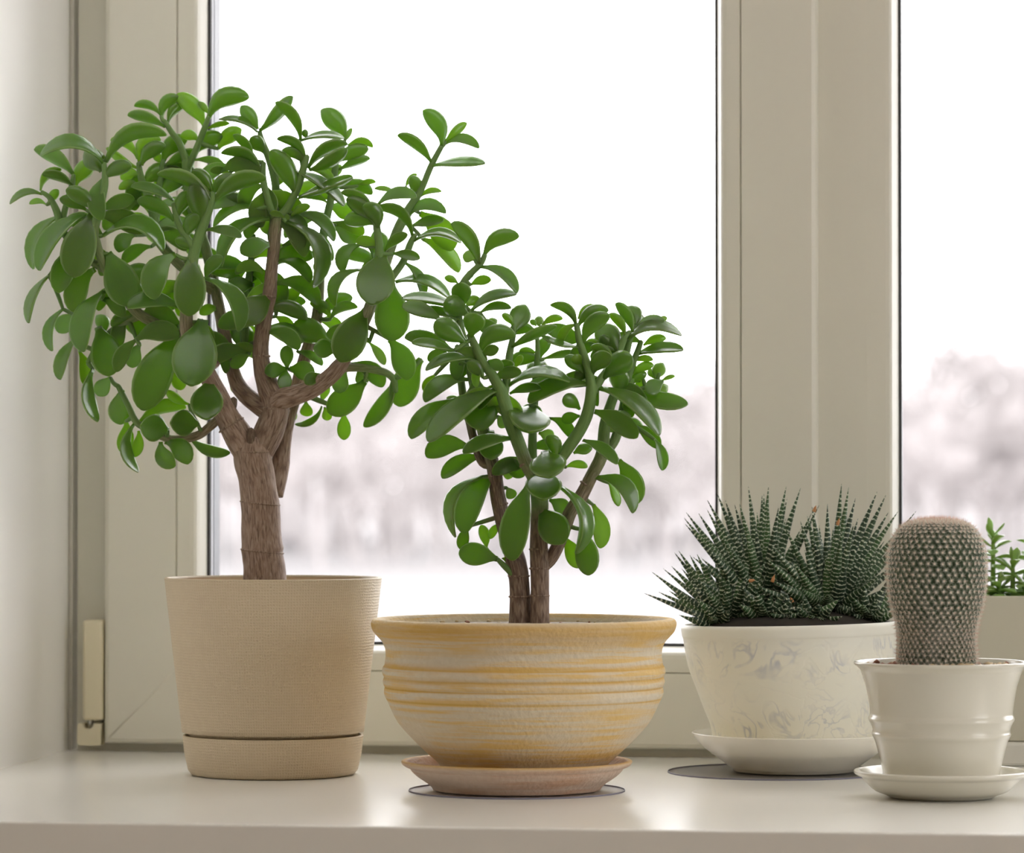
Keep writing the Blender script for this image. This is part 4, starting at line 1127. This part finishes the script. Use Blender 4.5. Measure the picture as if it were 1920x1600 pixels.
for a in ((973, 1080, -6, 19.8, (0, -10)), (975, 1119, -6, 20.2, (0, -10)), (1012, 1117, 8, 17.8, (0, -10)), (1012, 1066, 8, 18.6, (0, -10)), (1010, 1030, 9, 17.4, (0, -10)), (938, 948, -15, 14.8, (-3, -10)), (928, 893, -18, 14, (-1, -10)), (1082, 944, -6, 13.6, (7, -10)), (986, 868, 24, 13.2, (-6, -10)), (1099, 910, -6, 12.9, (7, -10))):
    J2.node_ring(a[0], a[1], a[2], a[3], a[4], 0.55)
J2.rows('''
E 545 330 365 65 100 .12 b
E 575 275 800 150 110 .22 b
E 515 300 440 270 90 .1 b
E 550 345 785 515 80 .18 m
E 490 460 620 430 65 .1 m
E 480 430 500 365 50 .1 b
E 405 450 320 415 50 .1 b
E 435 605 425 445 132 .0 m
E 460 600 545 545 70 .1 b
E 490 630 785 520 70 .14 m
E 550 640 750 610 60 .14 m
E 430 620 45 550 65 .08 f
E 300 690 45 600 100 .08 f
E 425 685 160 635 62 .1 f
E 470 660 315 580 140 .1 f
E 490 795 525 645 145 .02 f
E 455 830 255 700 150 .02 f
E 770 765 840 590 138 .03 m
E 765 725 690 650 50 .1 m
E 925 725 930 660 65 .0 b
E 945 725 1080 680 50 .15 b
E 910 725 870 690 40 .1 b
E 545 910 775 790 120 .3 f
E 750 860 1040 725 60 .02 f
E 670 770 530 720 100 .1 m
E 600 720 660 690 60 .1 b
E 385 900 65 800 100 .08 m
E 380 880 110 835 60 .05 f
E 520 940 200 1010 65 .14 f
E 370 930 215 950 95 .15 m
E 570 1060 465 960 90 .1 f
E 600 950 690 1010 80 .1 f
E 560 910 670 870 75 .05 m
E 720 1020 735 945 95 .1 m
E 770 1000 822 915 50 .05 m
E 640 1070 815 1025 85 .12 f
E 910 900 800 890 50 .1 b
E 960 935 1180 905 50 .05 b
E 920 1030 900 935 145 .02 b
E 730 1110 1125 1085 70 .2 m
E 1100 1110 870 1090 50 .05 m
E 655 1135 215 1470 150 .08 f
E 470 1070 195 1215 110 .18 m
E 390 1200 105 1450 130 .1 m
E 520 1070 565 1395 235 .0 m
E 260 1040 195 1150 65 .1 b
E 1190 860 945 790 42 -.05 f
E 1165 725 1000 590 65 .22 m
E 1170 710 1085 605 45 .1 b
E 1180 680 1295 600 60 .14 b
E 1180 725 1375 625 90 .18 m
E 1215 835 1385 660 112 .18 f
E 1480 790 1375 650 62 .14 m
E 1440 890 1310 720 170 .02 b
E 1410 890 1320 790 80 .05 b
E 1530 765 1420 580 75 .1 m
E 1550 720 1500 600 105 .15 b
E 1560 700 1605 690 100 .2 b
E 1545 755 1735 690 72 .14 m
E 1500 810 1845 785 75 .22 m
E 1700 700 1752 672 40 .1 b
E 1600 850 1745 805 62 .1 b
E 1550 910 1855 880 66 .08 m
E 1340 865 1230 830 58 .1 b
E 1215 1030 1092 930 90 .1 m
E 1200 985 1150 915 72 .05 m
E 1270 1035 1395 920 120 .18 f
E 1345 1060 1530 925 150 .08 f
E 1495 1080 1535 930 65 .0 m
E 1530 950 1660 945 42 .1 b
E 1530 1030 1665 975 62 .1 m
E 1510 1100 1620 1030 75 .1 b
E 1675 1065 1725 965 92 .05 b
E 1715 1078 1802 1048 28 .05 b
E 1725 1080 1620 1155 105 .05 m
E 1700 1150 1755 1110 70 .05 b
E 1665 1060 1635 1000 55 .05 b
E 1600 1070 1560 1130 55 .05 b
E 1240 1100 860 1220 112 .14 f
E 1320 1125 1700 1430 112 .14 f
E 1500 1125 1885 1225 112 -.08 m
E 1285 1275 1560 1445 135 .08 f
E 1190 1260 1080 1190 95 .1 m
E 740 1160 940 1130 65 .1 m
F 885 10 845 165 275 .0 f
F 1000 85 1140 215 80 .18 m
F 480 270 205 335 140 .18 m
F 760 215 440 310 92 .1 f
F 620 165 620 350 160 .0 m
F 560 330 305 470 105 .1 m
F 650 445 450 825 170 .14 f
F 560 460 390 850 75 .28 m
F 470 780 430 930 80 .05 b
F 590 920 555 770 72 .05 b
F 660 990 412 955 150 .05 m
F 680 760 615 860 55 .1 b
F 865 515 760 1000 190 .06 f
F 970 300 1000 462 240 .0 f
F 960 432 955 605 235 .0 f
F 935 670 1085 890 205 .02 f
F 1060 520 1165 955 78 .25 f
F 1205 800 1245 1095 155 .03 m
F 1090 850 1180 1048 115 .05 b
F 1275 640 1320 920 115 .1 b
F 1290 465 1530 695 112 .26 f
F 1440 355 1545 640 155 .1 b
F 1375 500 1440 650 60 .05 b
F 1210 225 1430 380 78 .1 f
F 1100 400 1240 400 55 .15 b
F 1540 130 1700 280 95 .1 m
F 1670 220 1720 420 78 .1 m
F 690 380 830 460 105 .1 b
F 870 290 1050 290 75 .2 b
F 1000 610 1100 690 110 .1 b
F 720 530 760 600 75 .05 b
F 1150 310 1270 280 75 .1 b
F 1190 70 1080 110 80 .1 b
F 930 180 1015 220 90 .1 b
F 660 70 720 140 90 .05 b
F 690 985 740 1000 40 .05 m
F 690 440 760 460 70 .1 b
''')
filler(J2, 34, (850, 1220, 580, 900), lambda x, y: ((x - 1030) / 220) ** 2 + ((y - 760) / 190) ** 2 < 0.8 and y < 900, 50, 78, random.Random(37))

# ================================================================ zebra plant
J3loc = zebra_pot.location.copy()
rg = random.Random(5)
def W3(px, py, d): return at_depth(px, py, D3 - d * S3)
def zebra_leaf(parent, bx, by, tx, ty, w, dd, d0, bend, mat=None):
    B = W3(bx, by, d0); T = W3(tx, ty, d0 + dd)
    ln = math.hypot(tx - bx, ty - by) + 1e-6
    # leaves rise, then lean out
    dx = tx - bx
    C = W3((bx + tx) / 2 - abs(bend) * 0 + (-dx) * bend * 0.45, (by + ty) / 2 + (abs(dx) * bend * 0.45), d0 + dd * .5)
    ax = (T - B).normalized()
    out = (B - W3(bx, by + 0, d0)).normalized() if False else None
    toc = -FWD
    W0 = ax.cross(toc)
    if W0.length < .15: W0 = RGT.copy()
    W0.normalize()
    W0 = (W0 + toc * rg.uniform(-.35, .35)).normalized()
    verts, faces, uvs = [], [], []
    ns, nr = 9, 8
    s_m = 0; prev = None
    for i in range(ns):
        s = i / (ns - 1)
        p = B * (1 - s) ** 2 + C * 2 * s * (1 - s) + T * s * s
        if prev is not None: s_m += (p - prev).length
        prev = p
        tan = ((C - B) * (1 - s) + (T - C) * s).normalized()
        wv = (W0 - tan * W0.dot(tan)).normalized(); nn = tan.cross(wv)
        hw = w * S3 * 0.5 * (0.78 + 0.44 * s * (1 - s) * 2) * (1 - s ** 2.0) + 0.00008
        for k in range(nr):
            a = 2 * math.pi * k / nr
            verts.append(p + wv * math.cos(a) * hw + nn * math.sin(a) * hw * (0.55))
            uvs.append((hw * a, s_m))
    for i in range(ns - 1):
        for k in range(nr):
            a = i * nr + k; b = i * nr + (k + 1) % nr
            faces.append((a, b, b + nr, a + nr))
    faces.append(tuple(range(nr - 1, -1, -1))); faces.append(tuple((ns - 1) * nr + k for k in range(nr)))
    me = mesh_from('leaf', [v - B for v in verts], faces, uvs)
    o = link('leaf', me, mat or M['zebra'], parent)
    o.location = B - J3loc - parent.location
    return o
def rosette(tips, cx, cy, d0, full, w, spread=14, extra=0):
    ros = bpy.data.objects.new('rosette', None); COL.objects.link(ros); ros.parent = zebra_pot
    ros.location = W3(cx, cy, d0) - J3loc; ros.empty_display_size = 0.01
    for t in tips:
        tx, ty = 1200 + t[0] / 3.692, 880 + t[1] / 3.692
        ww = t[2] if len(t) > 2 else w
        a = math.atan2(ty - cy, tx - cx)
        bx = cx + spread * math.cos(a) + rg.uniform(-5, 5); by = cy + 6 + rg.uniform(-5, 5) - max(0, 4 * math.sin(-a))
        ln = math.hypot(tx - bx, ty - by)
        dd = t[3] if len(t) > 3 else rg.choice((-1, 1, -1)) * math.sqrt(max(0, (full * rg.uniform(.85, 1.05)) ** 2 - ln ** 2))
        dd = max(-95, min(80, dd))
        zebra_leaf(ros, bx, by, tx, ty, ww, dd, d0 + (8 if dd > 0 else -6), rg.uniform(.06, .2))
    for k in range(extra):
        a = rg.uniform(math.radians(15), math.radians(165)); l = full * rg.uniform(.45, .85)
        tx, ty = cx + l * math.cos(a), cy - l * math.sin(a)
        dd = rg.uniform(-.6, .5) * full
        zebra_leaf(ros, cx + spread * .7 * math.cos(a), cy + rg.uniform(0, 10), tx, ty, w * .9, dd, d0, rg.uniform(.05, .2))
rosette([(750, 120), (890, 115, 26), (1012, 120, 24), (1112, 130), (535, 170), (465, 212), (858, 170), (1018, 205), (320, 300), (405, 305), (465, 282), (305, 338), (312, 380), (655, 245), (690, 240), (845, 180), (590, 215), (520, 320), (1240, 250, 17), (1190, 300, 16), (600, 300), (720, 330), (1060, 300), (960, 260), (810, 300), (890, 240), (400, 420), (440, 500), (1010, 340), (700, 450, 20, 60), (800, 400, 22, 50), (930, 430, 22, 60), (560, 430, 22, 50), (620, 520, 22, 60)],
        1430, 1138, -20, 200, 24, 16, 22)
rosette([(1395, 100), (1445, 125), (1492, 200), (1642, 155), (1702, 180), (1785, 295), (1722, 295), (1298, 240), (1190, 260), (1158, 325), (1580, 285), (1912, 290, 17), (1000, 395, 20, 40), (890, 505, 20, 50), (870, 615, 22, 55), (1240, 390), (1360, 360), (1440, 330), (1510, 340), (1370, 500), (1480, 380), (1110, 360), (1290, 370), (1400, 420), (1560, 360), (1600, 420), (1690, 500, 22, 30), (1640, 560, 22, 40), (1740, 560, 22, 10), (1660, 740, 24, 55), (1700, 850, 26, 60), (1720, 690, 24, 30), (1980, 330, 17), (1800, 420, 20, -10), (1830, 520, 20, -10), (1860, 620, 22, -5), (1870, 760, 22, 0),
         (1310, 550, 30, 45), (1425, 670, 32, 70), (1120, 830, 28, 70), (1300, 870, 36, 78), (1505, 970, 28, 75), (920, 770, 26, 60), (1200, 480, 24, 40), (1140, 560, 24, 50), (1060, 640, 24, 60), (1500, 560, 22, 50), (1560, 640, 24, 55), (1450, 480, 22, 40)],
        1555, 1142, 5, 190, 24, 16, 22)
rosette([(30, 860, 17), (82, 712, 18), (162, 690, 17), (238, 578), (268, 565), (345, 595), (305, 628, 20), (128, 850, 17), (200, 842), (218, 672), (395, 588), (800, 480, 24), (685, 595), (545, 715, 24, 50), (290, 690), (340, 700), (420, 640), (520, 640), (470, 700), (240, 950, 20), (300, 880), (360, 790, 22, 40), (430, 780, 24, 50), (640, 620), (740, 560), (870, 640, 26, 45), (550, 560), (160, 780), (280, 790, 20, 30), (610, 740, 26, 60), (480, 860, 24, 60), (740, 750, 24, 55), (590, 850, 24, 65)],
        1368, 1163, 30, 128, 21, 12, 14)
rosette([(690, 935, 24, 40), (800, 840, 28, 50), (940, 975, 22, 50), (1060, 900, 22, 45), (900, 880, 24, 40), (760, 880, 24, 30), (1000, 850, 22, 20), (850, 930, 22, 50), (1140, 1040, 22, 40), (700, 800, 22, 20)], 1435, 1160, 60, 70, 22, 8, 6)
rosette([(1480, 900, 26, 50), (1560, 820, 26, 40), (1640, 900, 26, 45), (1700, 960, 26, 40), (1760, 820, 24, 10), (1800, 900, 24, 10), (1600, 980, 24, 55), (1850, 850, 22, -10), (1720, 760, 24, 20), (1540, 930, 24, 60), (1480, 1010, 24, 50), (1660, 1030, 22, 55), (1790, 990, 22, 30)], 1625, 1160, 45, 75, 22, 8, 6)
rosette([(1180, 1010, 24, 50), (1240, 930, 26, 50), (1330, 960, 26, 60), (1400, 1020, 26, 55), (1100, 960, 24, 45), (1280, 1040, 24, 60), (1040, 1000, 22, 40), (1140, 880, 24, 30), (1380, 900, 26, 30)], 1520, 1162, 80, 60, 22, 6, 4)
rosette([(1000, 930, 24, 30), (1080, 950, 26, 40), (1040, 1020, 24, 50), (960, 1010, 24, 45), (1120, 1000, 24, 50), (1180, 960, 24, 40), (900, 1000, 22, 40), (1020, 860, 24, 10)], 1478, 1164, 75, 55, 22, 7, 5)
rosette([(330, 960, 22, 30), (400, 900, 22, 40), (470, 940, 24, 50), (560, 930, 24, 55), (620, 980, 26, 50), (270, 1010, 18, 10), (360, 1020, 20, 30), (510, 1020, 22, 55)], 1345, 1166, 55, 60, 20, 6, 4)
for bx_, by_, tx_, ty_ in ((1448, 1092, 1452, 1078), (1486, 1130, 1482, 1120), (1404, 1090, 1416, 1088), (1570, 985, 1574, 972), (1526, 960, 1530, 948), (1460, 1155, 1455, 1143)):
    zebra_leaf(zebra_pot.children[2], bx_, by_, tx_, ty_, 7, 2, 75, 0, M['zebra_dry']).name = 'dry_tip'

# ================================================================ cactus
CX = 1757
def c4(py): return zz(CX, py, D4) - zb4
cprof = [(69, 1252), (69, 1235), (67, 1205), (68, 1185), (73, 1160), (80, 1135), (85, 1105), (87, 1070), (86, 1045), (82, 1025), (74, 1006), (62, 992), (46, 984), (26, 980), (8, 979), (0, 979)]
pc = smooth_prof([(r * S4, c4(y)) for r, y in cprof], 6)
Cc = at_depth(CX, 1249, D4); Cc.z = zb4
cbody = lathe_mesh('cactus_body', [(r * .985, z) for r, z in pc], 64)
bo_ = link('cactus_body', cbody, M['cactus'], cactus); bo_.location = Cc - Q4
# resample the profile into rows of bumps
rows_ = []; acc = 0.0; nxt = 0.0; NR = 42
for i in range(1, len(pc)):
    a, b = pc[i - 1], pc[i]; seg = math.hypot(b[0] - a[0], b[1] - a[1])
    while seg > 0 and acc + seg >= nxt:
        k = (nxt - acc) / seg
        r, z = a[0] + (b[0] - a[0]) * k, a[1] + (b[1] - a[1]) * k
        nv = Vector((b[1] - a[1], 0, -(b[0] - a[0]))).normalized()
        if r > 2.5 * S4: rows_.append((r, z, nv.x, nv.z))
        nxt += max(5.0 * S4, 2 * math.pi * max(r, 3 * S4) / NR * 0.80)
    acc += seg
bv, bf, sv, sf, rv, rf, wv_, wf_ = [], [], [], [], [], [], [], []
def cone(V, Fc, p, dirv, ln, r, rot):
    t = dirv.cross(Vector((.31, .83, .46))).normalized(); b = dirv.cross(t); i0 = len(V)
    for k in range(3):
        a = rot + 2.0944 * k
        V.append(p + (t * math.cos(a) + b * math.sin(a)) * r)
    V.append(p + dirv * ln)
    for k in range(3): Fc.append((i0 + k, i0 + (k + 1) % 3, i0 + 3))
rc = random.Random(9)
for j, (r, z, nr_, nz_) in enumerate(rows_):
    cnt = NR if r > 30 * S4 else max(6, int(NR * r / (30 * S4)))
    for i in range(cnt):
        a = 2 * math.pi * (i + 0.5 * (j % 2) + 0.07 * j + rc.uniform(-.1, .1)) / cnt
        rad_ = Vector((math.cos(a), math.sin(a), 0))
        nn = (rad_ * nr_ + Vector((0, 0, nz_))).normalized()
        p = rad_ * r + Vector((0, 0, z + rc.uniform(-.8, .8) * S4))
        wsp = 2 * math.pi * r / cnt
        t1 = Vector((-math.sin(a), math.cos(a), 0)); t2 = nn.cross(t1)
        # bump
        i0 = len(bv); h = min(wsp * .55, 4.6 * S4)
        for (rr, hh) in ((.58, -.12), (.42, .55), (.16, .9)):
            for k in range(6):
                b_ = 6.2832 * k / 6
                bv.append(p + (t1 * math.cos(b_) + t2 * math.sin(b_)) * wsp * rr + nn * h * hh)
        for q in range(2):
            for k in range(6): bf.append((i0 + q * 6 + k, i0 + q * 6 + (k + 1) % 6, i0 + q * 6 + 6 + (k + 1) % 6, i0 + q * 6 + 6 + k))
        bf.append(tuple(i0 + 12 + k for k in range(6)))
        ap = p + nn * h * 0.92
        # wool
        i0 = len(wv_)
        for k in range(5):
            b_ = 6.2832 * k / 5
            wv_.append(ap + (t1 * math.cos(b_) + t2 * math.sin(b_)) * 1.0 * S4)
        wv_.append(ap + nn * .7 * S4)
        for k in range(5): wf_.append((i0 + k, i0 + (k + 1) % 5, i0 + 5))
        for k in range(13):
            b_ = 6.2832 * (k + rc.uniform(-.3, .3)) / 13
            dv = (t1 * math.cos(b_) + t2 * math.sin(b_) + nn * rc.uniform(.45, .9)).normalized()
            cone(sv, sf, ap, dv, rc.uniform(7, 11) * S4, .5 * S4, rc.uniform(0, 2))
        for k in range(2):
            dv = (nn + t1 * rc.uniform(-.4, .4) + t2 * rc.uniform(-.2, .5)).normalized()
            cone(rv, rf, ap, dv, rc.uniform(9, 14) * S4, .36 * S4, rc.uniform(0, 2))
for nm, V, Fc, mt in (('tubercles', bv, bf, M['cactus']), ('radial_spines', sv, sf, M['spine']), ('central_spines', rv, rf, M['spine_red']), ('areoles', wv_, wf_, M['wool'])):
    o = link(nm, mesh_from(nm, V, Fc), mt, cactus, smooth=(nm == 'tubercles')); o.location = Cc - Q4; o['kind'] = 'stuff'

# ================================================================ rosette succulents in the planter
def W5(px, py, d): return at_depth(px, py, D5 - d * S5)
PL5 = planter.location.copy()
r5 = random.Random(8)
def pointed_leaf(B, T, wdir, up, w, arch):
    C = (B + T) / 2 + up * arch
    verts, faces = [], []
    st = [(0, .42), (.12, .5), (.3, .78), (.48, .97), (.6, 1), (.74, .86), (.87, .52), (.96, .18), (1, .02)]
    for s, wf in st:
        p = B * (1 - s) ** 2 + C * 2 * s * (1 - s) + T * s * s
        tan = ((C - B) * (1 - s) + (T - C) * s).normalized()
        wv = (wdir - tan * wdir.dot(tan)).normalized(); nn = tan.cross(wv)
        if nn.dot(up) < 0: nn = -nn
        hw = w * .5 * wf
        for k in range(8):
            a = 6.2832 * k / 8
            verts.append(p + wv * math.cos(a) * hw + nn * (math.sin(a) * hw * .34 + .25 * hw * math.cos(a) ** 2))
    for i in range(len(st) - 1):
        for k in range(8):
            a = i * 8 + k; b = i * 8 + (k + 1) % 8
            faces.append((a, b, b + 8, a + 8))
    faces.append(tuple(range(7, -1, -1))); faces.append(tuple((len(st) - 1) * 8 + k for k in range(8)))
    return verts, faces
def sempervivum(px, pbase, ptop, d0, size, tilt=0.0):
    ros = bpy.data.objects.new('succulent_stem', None); COL.objects.link(ros); ros.parent = planter
    Pb = W5(px - tilt, pbase, d0); Pt = W5(px, ptop, d0); ros.location = Pb - PL5; ros.empty_display_size = .01
    pts = [Pb + (Pt - Pb) * (i / 5) for i in range(6)]
    me = tube_mesh('stem', pts, [5.5 * S5, 5 * S5, 5 * S5, 4.6 * S5, 4 * S5, 2.6 * S5], [1] * 6, 0, 10)
    rebase(me, Pb); link('stem', me, M['semp'], ros)
    n = max(11, int((pbase - ptop) / 5.4))
    for k in range(n):
        s = k / (n - 1)
        c = Pb + (Pt - Pb) * s
        a = k * 2.399 + r5.uniform(-.2, .2)
        top = max(0, s - .66) / .34
        elev = math.radians(-30 + 48 * s + 55 * top + r5.uniform(-16, 16))
        ln = size * S5 * (1.0 - .1 * s - .25 * top) * r5.uniform(.88, 1.12)
        out = Vector((math.cos(a), math.sin(a), 0))
        dv = out * math.cos(elev) + Vector((0, 0, math.sin(elev)))
        B = c + out * 2.5 * S5; T = B + dv * ln
        wd = Vector((-math.sin(a), math.cos(a), 0))
        up = (Vector((0, 0, 1)) * math.cos(elev) - out * math.sin(elev)).normalized()
        v, f = pointed_leaf(B, T, wd, up, ln * .56, ln * (.22 if elev < .5 else -.08))
        o = link('leaf', mesh_from('leaf', [q - B for q in v], f), M['semp'], ros); o.location = B - Pb
sempervivum(1862, 1124, 996, -4, 44)
sempervivum(1899, 1124, 1052, 30, 48)
sempervivum(1940, 1124, 1005, -8, 46)
sempervivum(1838, 1124, 1092, 26, 40)
sempervivum(1874, 1124, 1096, 42, 40)
sempervivum(1922, 1124, 1092, 44, 40)
sempervivum(1985, 1124, 1040, 10, 44)
sempervivum(2035, 1124, 1010, -6, 44)
sempervivum(2085, 1124, 1050, 16, 44)
sempervivum(1790, 1124, 1070, 4, 42)
sempervivum(2130, 1124, 1080, 0, 40)
